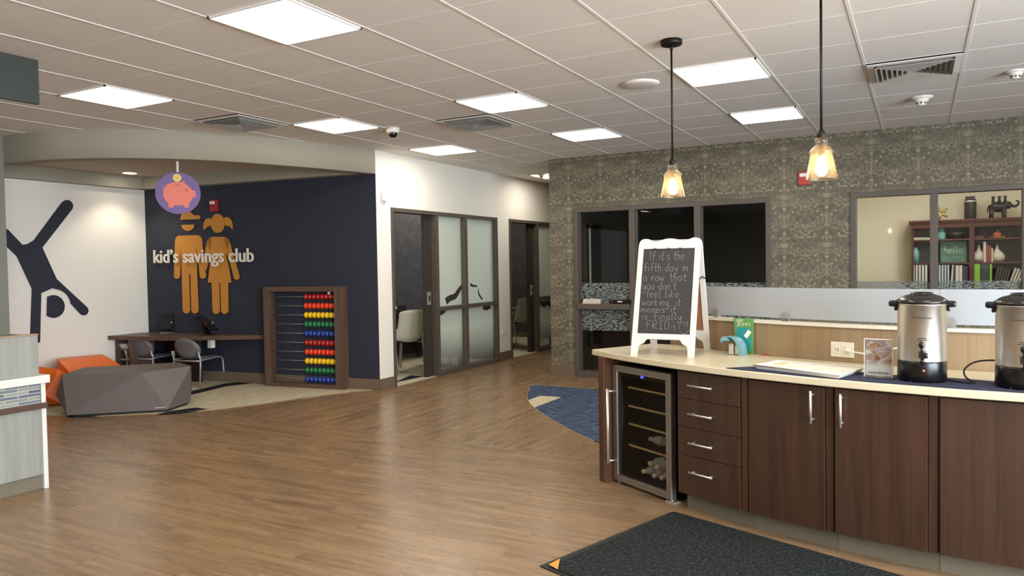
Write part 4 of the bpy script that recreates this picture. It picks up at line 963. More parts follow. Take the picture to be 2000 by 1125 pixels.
# ================================================================== COFFEE COUNTER
CT = .871; CB = .834; RB = 3.368      # slab top, slab underside, radius of the backsplash face
def arc_slab(r0, r1, t0, t1, z0, z1, step=1.2, b=None, l=None):
    """solid between radii r0 > r1 from angle t0 to t1"""
    b = b or MB(); n = max(1, int(abs(t1 - t0) / step)); T_ = [t0 + (t1 - t0) * k / n for k in range(n + 1)]
    out = [pol(r0, a, z0) for a in T_]; inn = [pol(r1, a, z0) for a in T_]
    if l: inn[0] = Vector((l[0], l[1], z0))
    b.prism(out + inn[::-1], (0, 0, z1 - z0)); return b
TH1 = 13.0
b = arc_slab(RC + .006, RB + .004, -38.8, TH1, CB, CT, l=(-1.69, 5.17)); ct = b.build('countertop', 'counter'); tag(ct, 'long curved cream countertop running to the right edge', 'countertop')
bv = ct.modifiers.new('bev', 'BEVEL'); bv.width = .005; bv.segments = 2; bv.limit_method = 'ANGLE'
bk = thing('counter_partition', 'curved light oak partition with cream cap behind the countertop', 'partition', pol(RB - .05, -12))
arc_slab(RB, RB - .05, -39.6, TH1, .0, 1.068, b=None).build('panel', 'lightwood', bk)
arc_slab(RB + .012, RB - .062, -39.8, TH1, 1.068, 1.086).build('cap', 'cap', bk)
def cab_facet(b, r, t0, t1, z0, z1, th, bev=.0015, inset=0.0):
    p, q = pol(r, t0), pol(r, t1); d = (q - p).normalized(); n = Vector((-d.y, d.x, 0)); c = (p + q) / 2 + n * th / 2
    if (c - Vector((C_[0], C_[1], 0))).length > (p + q - 2 * Vector((C_[0], C_[1], 0))).length / 2: c = (p + q) / 2 - n * th / 2
    return b.obox((c.x, c.y), (d.x, d.y), (q - p).length / 2 - inset, th / 2, z0, z1, bev)
RF = RC - .03
def facet_frame(t0, t1, r=RF):
    p, q = pol(r, t0), pol(r, t1); d = (q - p).normalized(); n = Vector((d.y, -d.x, 0)); return p, d, n, (q - p).length
def bar_handle(par, a, b_, n, off=.034, r=.0055, ins=.022):
    a, b_ = Vector(a), Vector(b_); d = (b_ - a).normalized(); m = MB(); m.cyl(a + n * off, b_ + n * off, r, n=12)
    for q in (a + d * ins, b_ - d * ins): m.cyl(q, q + n * off, r * .8, n=10)
    return m.build('handle', 'chrome', par)
def cabinet(nm, lb, t0, t1, f0, f1, fill_to):
    """carcass between angles, a filler strip on its right"""
    mid = pol(RF - .3, (t0 + t1) / 2); t = thing(nm, lb, 'cabinet', mid)
    b = MB(); T_ = [t0, t1]
    b.prism([pol(RF - .022, t0, .105), pol(RF - .022, t1, .105), pol(RB + .01, t1, .105), pol(RB + .01, t0, .105)], (0, 0, CB - .105)); b.build('carcass', 'cab', t)
    b = MB(); b.prism([pol(RF - .075, t0, 0), pol(RF - .075, t1, 0), pol(RB + .05, t1, 0), pol(RB + .05, t0, 0)], (0, 0, .105)); b.build('toe_kick', 'kick', t)
    return t
# drawer unit
t = cabinet('drawer_cabinet', 'dark walnut drawer cabinet with four drawers beside the drinks fridge', -27.02, -20.3, 0, 0, 0)
zs = [.105, .336, .499, .663, .822]; p, d, n, L = facet_frame(-27.02, -20.92)
for k in range(4):
    b = MB(); cab_facet(b, RF, -27.02, -20.92, zs[k] + .0015, zs[k + 1] - .0015, .02); o = b.build('drawer', 'cab', t)
    zh = [.249, .417, .585, .748][k]; a = p + d * (L * .235); c = p + d * (L * .625)
    hnd = bar_handle(o, (a.x, a.y, zh), (c.x, c.y, zh), n)
b = MB(); cab_facet(b, RF - .012, -20.85, -20.32, .105, .83, .015); b.build('filler_strip', 'cab_red', t)
doors = [(-20.15, -14.33, 'R', 'dark walnut cabinet door unit left of the other handled door, right of the drawers'),
         (-13.60, -7.84, 'L', 'dark walnut cabinet with its handle at the upper left, under the first coffee urn'),
         (-7.10, -1.30, None, 'dark walnut cabinet at the right edge without a visible handle'),
         (-.60, 5.2, None, None), (5.9, 11.6, None, None)]
for i, (a0, a1, hd_, lb) in enumerate(doors):
    nxt = doors[i + 1][0] if i + 1 < len(doors) else 12.5
    t = cabinet('base_cabinet', lb or 'dark walnut cabinet beyond the right edge', a0 - .12, nxt - .15, 0, 0, 0)
    if not lb: t['group'] = 'cabinets beyond the right edge'
    b = MB(); cab_facet(b, RF, a0, a1, .106, .822, .02); o = b.build('door', 'cab', t); p, d, n, L = facet_frame(a0, a1)
    if hd_: 
        c = p + d * (L * (.868 if hd_ == 'R' else .088)); bar_handle(o, (c.x, c.y, .640), (c.x, c.y, .803), n, .034, .0065, .02)
    b = MB(); cab_facet(b, RF - .012, a1 + .05, nxt - .15, .106, .83, .015); b.build('filler_strip', 'cab', t)
# left end panel of the counter
e0 = Vector((-1.888, 4.588, 0)); ed = Vector((.861, -.508, 0)); en = Vector((.508, .861, 0))
b = MB(); c = e0 + ed * .03 + en * .33; b.obox((c.x, c.y), (ed.x, ed.y), .03, .31, 0, CB, .002); tag(b.build('counter_end_panel', 'cab_red'), 'upright reddish walnut end panel left of the drinks fridge', 'panel')

# ------------------------------------------------------------------ drinks fridge
f0 = Vector((-1.785, 4.620, 0)); f1 = Vector((-1.305, 4.336, 0)); fd = (f1 - f0).normalized(); fn = Vector((fd.y, -fd.x, 0)); FW = (f1 - f0).length
t = thing('drinks_fridge', 'glass door drinks fridge with stainless frame under the counter', 'fridge', ((f0 + f1) / 2 - fn * .3)[:], math.atan2(fd.y, fd.x))
w = FW / 2; fy = -.3      # local: front face at y=fy, back at +; z up
t_front = fy
def fb(nm, x0, y0, z0, x1, y1, z1, mat, par=t, bev=.003):
    b = MB(); b.box(x0, y0, z0, x1, y1, z1, bev); return b.build(nm, mat, par, world=False)
D = .04; BY = fy + .50
b = MB()
for a in ((-w, fy + D + .005, .03, -w + .03, BY, .785), (w - .03, fy + D + .005, .03, w, BY, .785), (-w, fy + D + .005, .755, w, BY, .785), (-w, fy + D + .005, .03, w, BY, .07), (-w, BY - .02, .03, w, BY, .785)): b.box(*a[:3], *a[3:])
b.build('body', 'black', t, world=False)
b = MB(); b.box(-w, fy, .02, -w + .048, fy + D, .785, .003); b.box(w - .048, fy, .02, w, fy + D, .785, .003); b.box(-w + .048, fy, .742, w - .048, fy + D, .785, .003); b.box(-w + .048, fy, .02, w - .048, fy + D, .062, .003); dr = b.build('door_frame', 'doorsteel', t, world=False)
fb('door_glass', -w + .046, fy + .012, .06, w - .046, fy + .018, .744, 'darkglass', t, 0)
b = MB(); b.cyl((-w + .004, fy - .045, .133), (-w + .004, fy - .045, .626), .011, n=14); b.cyl((-w + .004, fy - .045, .15), (-w + .02, fy, .15), .007, n=8); b.cyl((-w + .004, fy - .045, .61), (-w + .02, fy, .61), .007, n=8); b.build('door_handle', 'chrome', t, world=False)
fb('control_strip', -w + .06, fy + .02, .715, w - .06, fy + .045, .745, 'black')
fb('display', -.012, fy + .016, .724, .012, fy + .0195, .738, 'led', t, 0)
for z in (.632, .510, .392, .252):
    b = MB(); b.box(-w + .09, fy + .06, z, w - .05, fy + .072, z + .012, .002); b.build('shelf_edge', 'brass', t, world=False)
    b = MB(); b.box(-w + .03, BY - .04, z, w - .03, BY - .035, z + .01)
    for k in range(9): 
        x = -w + .04 + k * (FW - .08) / 8; b.cyl((x, fy + .08, z + .004), (x, BY - .04, z + .004), .002, n=6)
    b.build('shelf', 'bronze', t, world=False)
b = MB()
for x in (-w + .03, w - .03): b.cyl((x, fy + .03, 0), (x, fy + .03, .03), .014, n=12); b.cyl((x, BY - .05, 0), (x, BY - .05, .03), .014, n=12)
b.box(w - .06, fy + .005, .0, w + .015, fy + .06, .012); b.build('foot', 'chrome', t, world=False)
M_fr = Matrix.Translation(((f0 + f1) / 2 - fn * .3)) @ Matrix.Rotation(math.atan2(fd.y, fd.x), 4, 'Z')
def bottle():
    t = thing('water_bottle', 'clear water bottle lying in the fridge', 'bottle', (0, 0, 0), 0, 'water bottles in the fridge')
    m = Matrix.Rotation(PI / 2, 4, 'X'); b = MB()       # cap points to -y
    b.lathe([(0, -.12), (.028, -.12), (.031, -.11), (.031, -.05), (.029, -.045), (.031, -.04), (.031, .02), (.028, .05), (.014, .075), (.0125, .085)], m=m, n=20); b.build('bottle_body', 'bottle', t, world=False)
    b = MB(); b.lathe([(.0145, .083), (.0145, .1), (.013, .103), (0, .103)], m=m, n=16); b.build('bottle_cap', 'white', t, world=False)
    b = MB(); b.lathe([(.0315, -.05), (.0315, .0)], m=m, n=20); b.build('label_band', 'glasslabel', t, world=False)
    return t
bt = bottle(); spots = [(.06, .20, .296, 75), (.03, .17, .106, 15), (.105, .16, .106, -12), (.175, .17, .106, -6), (.065, .19, .165, 8), (.135, .17, .164, -4), (.20, .25, .164, 0)]
blb = ['clear water bottle lying crosswise on the fridge shelf above the pile', 'water bottle at the left of the pile on the fridge floor', 'water bottle second from the left on the fridge floor', 'water bottle at the right of the pile on the fridge floor',
       'water bottle resting on the left of the pile', 'water bottle resting on the middle of the pile', 'water bottle tucked behind at the top right of the pile']
for k, (x, y, z, r) in enumerate(spots):
    o = bt if k == 0 else copy_tree(bt); o['label'] = blb[k]; o.location = M_fr @ Vector((x - .075, fy + y + .0, z)); o.rotation_euler = (0, 0, math.atan2(fd.y, fd.x) + R_(-r))

# ------------------------------------------------------------------ frosted screen on clips
scr = thing('frosted_screen', 'long frosted privacy screen of two sheets clipped above the oak partition', 'privacy screen', pol(RB - .02, -12, 1.086))
for (a, b_) in ((-33.4, -8.315), (-8.285, TH1)): arc_slab(RB - .018, RB - .026, a, b_, 1.104, 1.288, 1.0).build('frosted_sheet', 'frost', scr)
for th in (-31.5, -22.5, -9.6, -7.4, 2.0, 10.0):
    p = pol(RB - .022, th); ax = Vector((math.cos(R_(th)), math.sin(R_(th)), 0)); nn = Vector((-ax.y, ax.x, 0))
    b = MB()
    for sg_ in (1, -1):
        o_ = p + nn * (.008 * sg_); pts = [o_ + ax * -.022 + Vector((0, 0, 1.086)), o_ + ax * .022 + Vector((0, 0, 1.086))] + [o_ + ax * (.022 * math.cos(a)) + Vector((0, 0, 1.122 + .022 * math.sin(a))) for a in [PI * k / 10 for k in range(11)]]
        b.prism(pts, nn * (.012 * sg_))
    b.box(-.022, -.02, 1.086, .022, .02, 1.103, 0, Matrix.Translation(p) @ Matrix.Rotation(R_(th), 4, 'Z'))
    b.build('clip', 'silver', scr)

# ------------------------------------------------------------------ chalkboard easel
EA = Vector((-1.405, 4.695, CT)); ew = .20; EH = .765
t = thing('chalkboard_easel', 'white A-frame chalkboard easel with handwriting on the counter end', 'easel', EA[:], R_(1.0))
lean = math.atan2(.215, EH)
def lean_m(sg_): # panel hinged at the top, foot swung out to sg_
    return Matrix.Translation((0, sg_ * .225, 0)) @ Matrix.Rotation(math.atan2(.215, EH) * sg_, 4, 'X')
def panel(sg_, nm, mat_board):
    m = lean_m(sg_); th = .018
    top = [(-ew, .70), (-ew + .002, .735), (-ew + .016, .758), (-ew + .045, .765), (-ew + .08, .752), (-ew + .115, .745), (-.045, .756), (0, .764), (.045, .756), (ew - .115, .745), (ew - .08, .752), (ew - .045, .765), (ew - .016, .758), (ew - .002, .735), (ew, .70)]
    top = [(p.x, p.y) for p in smooth_poly([(a, b_, 0) for a, b_ in top], 3)]
    out = [(-ew, 0), (-ew + .038, 0), (-ew + .042, .055), (-ew + .05, .07), (-ew + .075, .082), (-ew + .09, .105), (-ew + .10, .108), (ew - .10, .108), (ew - .09, .105), (ew - .075, .082), (ew - .05, .07), (ew - .042, .055), (ew - .038, 0), (ew, 0)] + top[::-1]
    hole = [(-ew + .033, .142), (ew - .033, .142), (ew - .033, .697), (-ew + .033, .697)]
    V = lambda p: m @ Vector((p[0], 0, p[1]))
    nv = (m.to_3x3() @ Vector((0, -sg_ * -1, 0))) * th * -1 if False else m.to_3x3() @ Vector((0, -sg_ * th, 0))
    b = MB(); b.prism([V(p) for p in out], nv, [[V(p) for p in hole]]); fr_ = b.build(nm, 'easel', t, world=False)
    b = MB(); b.box(-ew + .03, -.004, .139, ew - .03, .004, .70, 0, m @ Matrix.Translation((0, -sg_ * .009, 0))); b.build('writing_board' if sg_ < 0 else 'back_board', mat_board, t, world=False)
    return m
mf = panel(-1, 'front_frame', 'chalkboard'); mb_ = panel(1, 'rear_frame', 'hardboard')
b = MB(); b.cyl((-.17, 0, .722), (.17, 0, .722), .005, n=8); b.build('hinge_rod', 'silver', t, world=False)
b = MB(); b.tube([lean_m(-1) @ Vector((ew + .002, .02, .50)), Vector((ew + .004, -.02, .49)), Vector((ew + .004, .03, .485)), lean_m(1) @ Vector((ew + .002, -.02, .50))], .004, 6); b.build('spreader_chain', 'blackmatte', t, world=False)
b = MB()
for x in (-.09, 0, .075): b.box(x - .012, -.026, .695, x + .012, -.012, .700, 0, mf @ Matrix.Translation((0, .017, .001)))
b.build('hook', 'silver', t, world=False)
# handwriting, single-stroke letters on a 0..1 (x-height .55) cell
F = {
 'I': [[(.3, 1), (.3, 0)]], 'f': [[(.55, .95), (.4, 1), (.28, .8), (.26, 0)], [(.05, .5), (.5, .52)]],
 'i': [[(.2, .55), (.2, .0)], [(.2, .78), (.21, .82)]], 't': [[(.25, .95), (.23, .1), (.35, .0), (.45, .06)], [(.02, .55), (.5, .58)]],
 "'": [[(.15, 1.0), (.12, .8)]], 's': [[(.42, .48), (.25, .56), (.1, .45), (.3, .28), (.4, .12), (.2, 0), (.05, .08)]],
 'h': [[(.1, 1), (.1, 0)], [(.1, .35), (.28, .52), (.4, .4), (.4, 0)]], 'e': [[(.08, .28), (.42, .32), (.38, .5), (.2, .55), (.06, .3), (.15, .04), (.42, .06)]],
 'd': [[(.4, .45), (.2, .5), (.06, .25), (.18, .02), (.38, .12)], [(.42, 1), (.40, .0)]], 'a': [[(.4, .45), (.2, .52), (.06, .25), (.18, .02), (.38, .12)], [(.42, .52), (.42, .04), (.48, 0)]],
 'y': [[(.06, .52), (.12, .2), (.3, .12), (.44, .5)], [(.45, .52), (.36, -.25), (.15, -.4), (.05, -.28)]], 'n': [[(.08, .52), (.08, 0)], [(.08, .35), (.26, .54), (.4, .4), (.4, 0)]],
 'r': [[(.08, .52), (.08, 0)], [(.08, .32), (.2, .5), (.36, .48)]], 'o': [[(.22, .54), (.05, .3), (.18, .02), (.42, .14), (.42, .42), (.22, .54)]],
 'w': [[(.02, .52), (.1, .04), (.24, .3), (.28, .3), (.4, .02), (.55, .52)]], 'u': [[(.06, .52), (.08, .1), (.25, .02), (.4, .2)], [(.42, .52), (.42, 0)]],
 'l': [[(.15, 1), (.13, .08), (.25, 0)]], 'k': [[(.08, .95), (.08, 0)], [(.38, .52), (.1, .25), (.42, 0)]], 'g': [[(.4, .45), (.2, .52), (.06, .28), (.18, .04), (.38, .14)], [(.42, .52), (.4, -.3), (.18, -.4), (.06, -.3)]],
 'm': [[(.06, .52), (.06, 0)], [(.06, .35), (.2, .54), (.3, .35), (.3, .02)], [(.3, .35), (.44, .54), (.55, .35), (.56, 0)]], ',': [[(.12, .06), (.05, -.15)]],
 'F': [[(.08, 1), (.08, 0)], [(.08, 1), (.55, 1)], [(.08, .55), (.45, .55)]], 'R': [[(.08, 0), (.08, 1), (.4, .98), (.5, .75), (.35, .55), (.08, .5), (.55, 0)]],
 'J': [[(.3, 1), (.3, 0)], [(.05, 1), (.55, 1)], [(.05, 0), (.55, 0)]], 'D': [[(.08, 0), (.08, 1), (.45, .85), (.52, .4), (.35, .05), (.08, 0)]], 'A': [[(.02, 0), (.3, 1), (.58, 0)], [(.12, .35), (.48, .35)]],
 'Y': [[(.05, 1), (.3, .5), (.58, 1)], [(.3, .5), (.28, 0)]], '!': [[(.12, 1), (.1, .35)], [(.1, .05), (.11, .08)]], 'b': [[(.08, 1), (.08, 0), (.35, .02), (.42, .3), (.25, .5), (.08, .4)]],
}
WD = {'i': .34, 'l': .34, "'": .28, 't': .5, 'w': .68, 'm': .72, ',': .3, ' ': .42, 'F': .68, 'R': .7, 'J': .7, 'D': .7, 'A': .72, 'Y': .72, '!': .3, 'I': .5, 'f': .52, 'r': .44}
def scrawl(b, s, x0, z0, x1, hgt, place, r, seed=0, jitter=.03, only=None):
    rnd = random.Random(seed); tot = sum(WD.get(c, .55) for c in s); k = (x1 - x0) / tot; cx = x0
    for ci, c in enumerate(s):
        for st in (F.get(c, []) if only is None or only[0] <= ci < only[1] else []):
            jz = rnd.uniform(-jitter, jitter) * hgt; pts = [(cx + px * k, z0 + pz * hgt + jz + rnd.uniform(-.01, .01) * hgt, 0) for px, pz in st]
            pts = smooth_poly(pts, 4) if len(st) > 2 and c not in 'FYAIJ' else [Vector(p) for p in pts]
            b.tube([place(p.x, p.y) for p in pts], r, 5)
        cx += WD.get(c, .55) * k
# board measured from the photo: x across the board 0..1, z from its foot 0..1
bx0, bx1, bz0, bz1 = -ew + .033, ew - .033, .142, .697
def bplace(x, z): return mf @ Vector((bx0 + (bx1 - bx0) * x, .003, bz0 + (bz1 - bz0) * z))
lines = [("If it's the", .10, .86, .82, .10), ('fifth day in', .02, .73, .90, .09), ('a row that', .03, .615, .88, .09), ("you don't", .03, .515, .70, .085), ('feel like', .10, .42, .76, .085),
         ('working, it', .05, .325, .80, .085), ('means it', .03, .245, .72, .075), ('is finally', .04, .165, .84, .075), ('FRJDAY!!', .16, .055, .97, .085)]
for i, (s, xa, za, xb_, hh) in enumerate(lines):
    k0 = 0
    for wd in s.split(' '):
        b = MB(); scrawl(b, s, xa, za, xb_, hh * 1.1, bplace, .0014, i, .03, (k0, k0 + len(wd))); b.build('chalk_word', 'chalk', t, world=False); k0 += len(wd) + 1
b = MB()
b.tube([bplace(x, z) for x, z in ((.82, .035), (.86, .01), (.93, .012), (.97, .045))], .0015, 5)
b.build('chalk_smile', 'chalk', t, world=False)

# ------------------------------------------------------------------ gift card display
g0, g1 = atz(1441, 688, CT), atz(1479, 690.5, CT); gd = (g1 - g0).normalized(); gn = Vector((gd.y, -gd.x, 0)); gc = (g0 + g1) / 2 + gn * .055; GW = (g1 - g0).length
gh = .225
t = thing('gift_card_display', 'green and teal gift card stand reading GIFT JOY! right of the easel', 'display', gc[:], math.atan2(gd.y, gd.x))
fb('sign_card', -GW / 2, 0, 0, GW / 2, .004, gh, 'green', t, .001); fb('acrylic_sleeve', -GW / 2 - .003, -.003, 0, GW / 2 + .003, -.0015, gh + .003, 'acrylic', t, 0)
fb('teal_panel', -GW / 2 + .02, -.002, .02, GW / 2 - .018, 0, gh - .062, 'teal', t, 0)
text_on('headline', 'GIFT', (-GW / 2 + .018, -.004, gh - .027), (1, 0, 0), .044, .018, 'printlet', None, .0015).parent = t
text_on('headline', 'JOY!', (-GW / 2 + .022, -.004, gh - .056), (1, 0, 0), .082, .026, 'printlet', None, .0015).parent = t
for o in t.children:
    if o.name.startswith('headline'): XF[o.name] = XF[t.name]
b = MB(); b.box(-.013, -.006, .0, .013, -.003, .05, 0, Matrix.Translation((.012, 0, .105)) @ Matrix.Rotation(R_(35), 4, 'Y')); b.build('gift_card_print', 'printlet', t, world=False)
prof = smooth_poly([(-.105, -.035, .098), (-.09, -.035, .112), (-.04, -.035, .112), (.0, -.035, .1), (.028, -.035, .06), (.038, -.035, 0)], 5); pr2 = [p - Vector((0, 0, .026)) if i < 10 else p - Vector((.026, 0, 0)) for i, p in enumerate(prof)]
b = MB(); b.prism(prof + pr2[::-1], (0, -.075, 0)); b.build('curved_hood', 'tealpale', t, world=False)
b = MB(); b.hull([(-.065, -.10, 0), (.03, -.10, 0), (-.065, -.035, 0), (.03, -.035, 0), (-.072, -.10, .085), (.02, -.10, .085), (-.072, -.035, .085), (.02, -.035, .085)]); b.build('card_pocket', 'acrylic', t, world=False)
for k, (x, m_) in enumerate(((-.045, 'cake'), (-.01, 'printlet'), (.008, 'pig'))): 
    b = MB(); b.box(x - .014, -.09 + k * .012, .004, x + .016, -.088 + k * .012, .07 - k * .01, .0); b.build('gift_card', m_, t, world=False)
# red wrapper
q = atz(1503, 694, CT); b = MB(); b.hull([q + Vector(v) for v in ((-.05, -.015, 0), (.045, -.02, 0), (.05, .02, 0), (-.03, .025, 0), (-.01, 0, .009), (.03, .005, .010), (-.035, .0, .004))]); tag(b.build('red_wrapper', 'red'), 'small crumpled red wrapper on the cream countertop', 'wrapper')
# navy cloth
def cth(th, r, dz=0): return pol(r, th, CT + dz)
out = [cth(-21.9, RC - .012)] + [cth(a, RC - .012 - .004 * math.sin(a * 1.3)) for a in [-21 + k for k in range(0, 34)]]
inn = [cth(12, RC - .34)] + [cth(a, RC - .30 - .02 * math.sin(a * .7)) for a in [11 - k for k in range(0, 29)]] + [cth(-20.2, RC - .22)]
b = MB(); b.prism([p + Vector((0, 0, .0005)) for p in out + inn], (0, 0, .004)); tag(b.build('table_runner', 'navycloth'), 'navy cloth laid along the front of the cream countertop', 'cloth')
# cake tray with crumbs
tq = [atz(u, v, CT + .022) for u, v in ((1471, 714), (1519, 705.5), (1690, 720), (1642, 734))]
t = thing('serving_tray', 'clear plastic serving tray with white sheets and crumbs on the navy cloth', 'tray', ((tq[0] + tq[2]) / 2 - Vector((0, 0, .017)))[:])
cen = sum(tq, Vector()) / 4
b = MB()
bt0 = [Vector((*(cen + (p - cen) * .93)[:2], CT + .006)) for p in tq]; tp0 = [Vector((p.x, p.y, CT + .026)) for p in tq]
for i in range(4):
    j = (i + 1) % 4; b.quad(bt0[i], bt0[j], tp0[j], tp0[i])
b.prism(bt0, (0, 0, .002)); b.build('tray_body', 'traymat' if 'traymat' in M else 'white', t)
b = MB(); b.tube([p for p in tp0], .0035, 6, True); b.build('tray_rim', 'white', t)
b = MB(); pl = [Vector((*(cen + (p - cen) * .9)[:2], CT + .020)) for p in tq]
N1, N2 = 14, 6; G = [[None] * (N2 + 1) for _ in range(N1 + 1)]
for i in range(N1 + 1):
    for j in range(N2 + 1):
        u, v = i / N1, j / N2; p = (pl[0] * (1 - u) + pl[3] * u) * (1 - v) + (pl[1] * (1 - u) + pl[2] * u) * v; p = Vector((p.x, p.y, p.z + .003 * math.sin(i * 2.1 + j) * math.sin(j * 1.7 + i * .6))); G[i][j] = b.bm.verts.new(p)
b._fin([b.bm.faces.new((G[i][j], G[i + 1][j], G[i + 1][j + 1], G[i][j + 1])) for i in range(N1) for j in range(N2)], True)
b.build('paper_liner', 'paper', t)
rnd = random.Random(3); b = MB(); q = atz(1527, 710, CT + .024)
for k in range(16): b.sph((q.x + rnd.gauss(0, .018), q.y + rnd.gauss(0, .015), CT + .026), rnd.uniform(.002, .006), (1, 1, .6), 6)
o = b.build('crumbs', 'crumb'); tag(o, 'yellow cake crumbs at the left end of the serving tray', 'crumbs', None, 'stuff')
# acrylic menu stand
m0, m1 = atz(1688, 738, CT), atz(1743, 742, CT); md = (m1 - m0).normalized(); MW = (m1 - m0).length; mh = .185
t = thing('menu_stand', 'clear acrylic stand with a Carmel Coffee Cake card left of the first urn', 'menu stand', ((m0 + m1) / 2 + Vector((0, .03, .0055)))[:], math.atan2(md.y, md.x))
o = fb('printed_card', -MW / 2 + .004, -.001, .006, MW / 2 - .004, .001, mh - .004, 'cake', t, 0)
b = MB(); b.box(-MW / 2, -.004, .002, MW / 2, -.0015, mh); b.box(-MW / 2, .0015, .002, MW / 2, .004, mh); b.box(-MW / 2 - .004, -.035, 0, MW / 2 + .004, .035, .003); b.build('acrylic_holder', 'acrylic', t, world=False)
for (x0, z0, x1, z1) in ((-MW / 2 - .002, mh - .003, MW / 2 + .002, mh + .001), (-MW / 2 - .002, .0, -MW / 2 + .001, mh), (MW / 2 - .001, 0, MW / 2 + .002, mh)): fb('edge', x0, -.005, z0, x1, .005, z1, 'white', t, 0)
o = text_on('caption', 'Carmel Coffee Cake', (-MW / 2 + .02, -.0046, .016), (1, 0, 0), MW - .04, .011, 'blackmatte', None, .0006); o.parent = t
# wall outlet and plug
po = pol(RB + .0005, -16.55, .942); on = Vector((math.sin(R_(-16.55)), -math.cos(R_(-16.55)), 0))
t = thing('power_outlet', 'cream power outlet plate on the oak partition', 'outlet', po[:], R_(-16.55))
b = MB(); b.box(-.064, -.006, -.043, .064, 0, .043, .002); b.build('plate', 'cap', t, world=False)
for x in (-.03, .03):
    b = MB(); b.box(x - .017, -.008, -.024, x + .017, -.005, .024, .001); o = b.build('socket', 'cap', t, world=False)
b = MB()
for z in (-.008, .004): b.box(-.026, -.0085, z, -.018, -.0078, z + .0035)
b.cyl((-.036, -.0085, 0), (-.036, -.0078, 0), .003, n=8); b.build('slot', 'blackmatte', t, world=False)
t2 = thing('white_cord', 'white plug and cord running from the outlet behind the menu stand', 'cord', po[:], 0)
b = MB(); a = po + on * .009 + Vector((.03 * math.cos(R_(-16.5)), .03 * math.sin(R_(-16.5)), 0)); b.cyl(a, a + on * .025, .014, .011, n=12); b.build('plug', 'cap', t2)
b = MB(); b.tube(smooth_poly([a + on * .03, a + on * .045 + Vector((.03, 0, -.002)), pol(RB + .045, -13.5, .935), pol(RB + .04, -10.8, .985), pol(RB + .035, -9, .95), pol(RB + .04, -7.8, CT + .006)], 6), .0045, 8); b.build('cord', 'white', t2)

# ------------------------------------------------------------------ coffee urns
def urn(x, y, lb, yaw=0):
    z0 = CT + .005; t = thing('coffee_urn', lb, 'coffee urn', (x, y, z0), yaw)
    r = .1035
    b = MB(); b.lathe([(0, .002), (r - .004, .002), (r + .001, .01), (r, .09), (r - .002, .098), (0, .098)], n=48); b.build('base', 'black', t, world=False)
    b = MB(); b.lathe([(.06, .0), (r - .006, .0), (r - .006, .012), (.06, .012)], n=40)
    b.build('base_ring', 'blackmatte', t, world=False)
    b = MB()
    b.prism([(r * 1.012 * math.sin(a), -r * 1.012 * math.cos(a), z) for a, z in [(-.55, .0), (-.42, .03), (-.25, .045), (.25, .045), (.42, .03), (.55, 0)]], (0, .004, 0)); b.build('base_recess', 'blackmatte', t, world=False)
    b = MB(); b.lathe([(r, .098), (r, .355), (r + .003, .358), (r + .003, .364), (r - .004, .366)], n=64); b.build('steel_body', 'steel', t, world=False)
    b = MB(); b.lathe([(r - .002, .360), (r + .008, .366), (r + .008, .376), (r - .005, .386), (.08, .398), (.05, .407), (.028, .410), (.028, .413), (0, .414)], n=48); b.build('lid', 'lid', t, world=False)
    b = MB(); b.lathe([(.048, .4085), (.045, .416), (.02, .418), (0, .418)], n=32); b.build('lid_knob', 'black', t, world=False)
    for s in (-1, 1):
        xa, xb2 = sorted((s * (r - .004), s * (r + .037))); b = MB(); b.box(xa, -.032, .348, xb2, .032, .376, .009)
        xa, xb2 = sorted((s * (r - .001), s * (r + .013))); b.box(xa, -.018, .328, xb2, .018, .36, .005); b.build('side_handle', 'black', t, world=False)
    b = MB(); b.hull([(-.016, -r - .0, .148), (.016, -r, .148), (-.012, -r - .032, .142), (.012, -r - .032, .142), (-.016, -r, .115), (.016, -r, .115), (-.010, -r - .032, .118), (.010, -r - .032, .118)])
    b.cyl((0, -r - .02, .12), (0, -r - .024, .088), .0085, .007, n=14); b.cyl((.004, -r - .018, .13), (.022, -r - .018, .13), .013, n=14); b.build('spigot', 'black', t, world=False)
    b = MB(); b.cyl((0, -r - .018, .14), (-.003, -r - .012, .166), .006, n=10); b.sph((-.004, -r - .016, .178), .015, (.85, .6, 1), 14); b.build('tap_lever', 'black', t, world=False)
    b = MB(); b.sph((.006, -r - .0025, .058), .0042, (1, .6, 1), 10); b.build('power_light', 'redled', t, world=False)
    def curved_text(s, w, z, h, m='blackmatte'):
        o = text_on('maker_name', s, (0, 0, 0), (1, 0, 0), w, h, m, None, .0006); 
        for v in o.data.vertices:
            x_ = v.co.x + o.location.x - w / 2; a = x_ / r; dd = r + .0008 + (v.co.y + o.location.y) * 0; zz = v.co.z + o.location.z + z; v.co = Vector((dd * math.sin(a), -dd * math.cos(a), zz))
        o.location = (0, 0, 0); o.parent = t; return o
    curved_text('Hamilton Beach', .078, .298, .008)
    b = MB()
    for z, ww in ((.206, .03), (.198, .046)): 
        for k in range(8): a = (-ww / 2 + k * ww / 7) / r; b.box(-.0022, -.0004, -.0018, .0022, .0004, .0018, 0, Matrix.Translation(((r + .0006) * math.sin(a), -(r + .0006) * math.cos(a), z)) @ Matrix.Rotation(a, 4, 'Z'))
    b.build('small_print', 'blackmatte', t, world=False); return t
u1 = urn(.010, 4.012, 'brushed steel coffee urn with black base, whole, right of the menu stand', R_(1))
u2 = urn(.400, 3.955, 'brushed steel coffee urn cut by the right edge of the photo', R_(-2))
b = MB(); b.tube(smooth_poly([(.11, 4.02, CT + .012), (.15, 4.0, CT + .009), (.20, 3.975, CT + .009), (.215, 3.97, CT + .009)], 5), .0042, 8); tag(b.build('urn_cord', 'blackmatte'), 'short black cord trailing right from the first urn', 'cord')
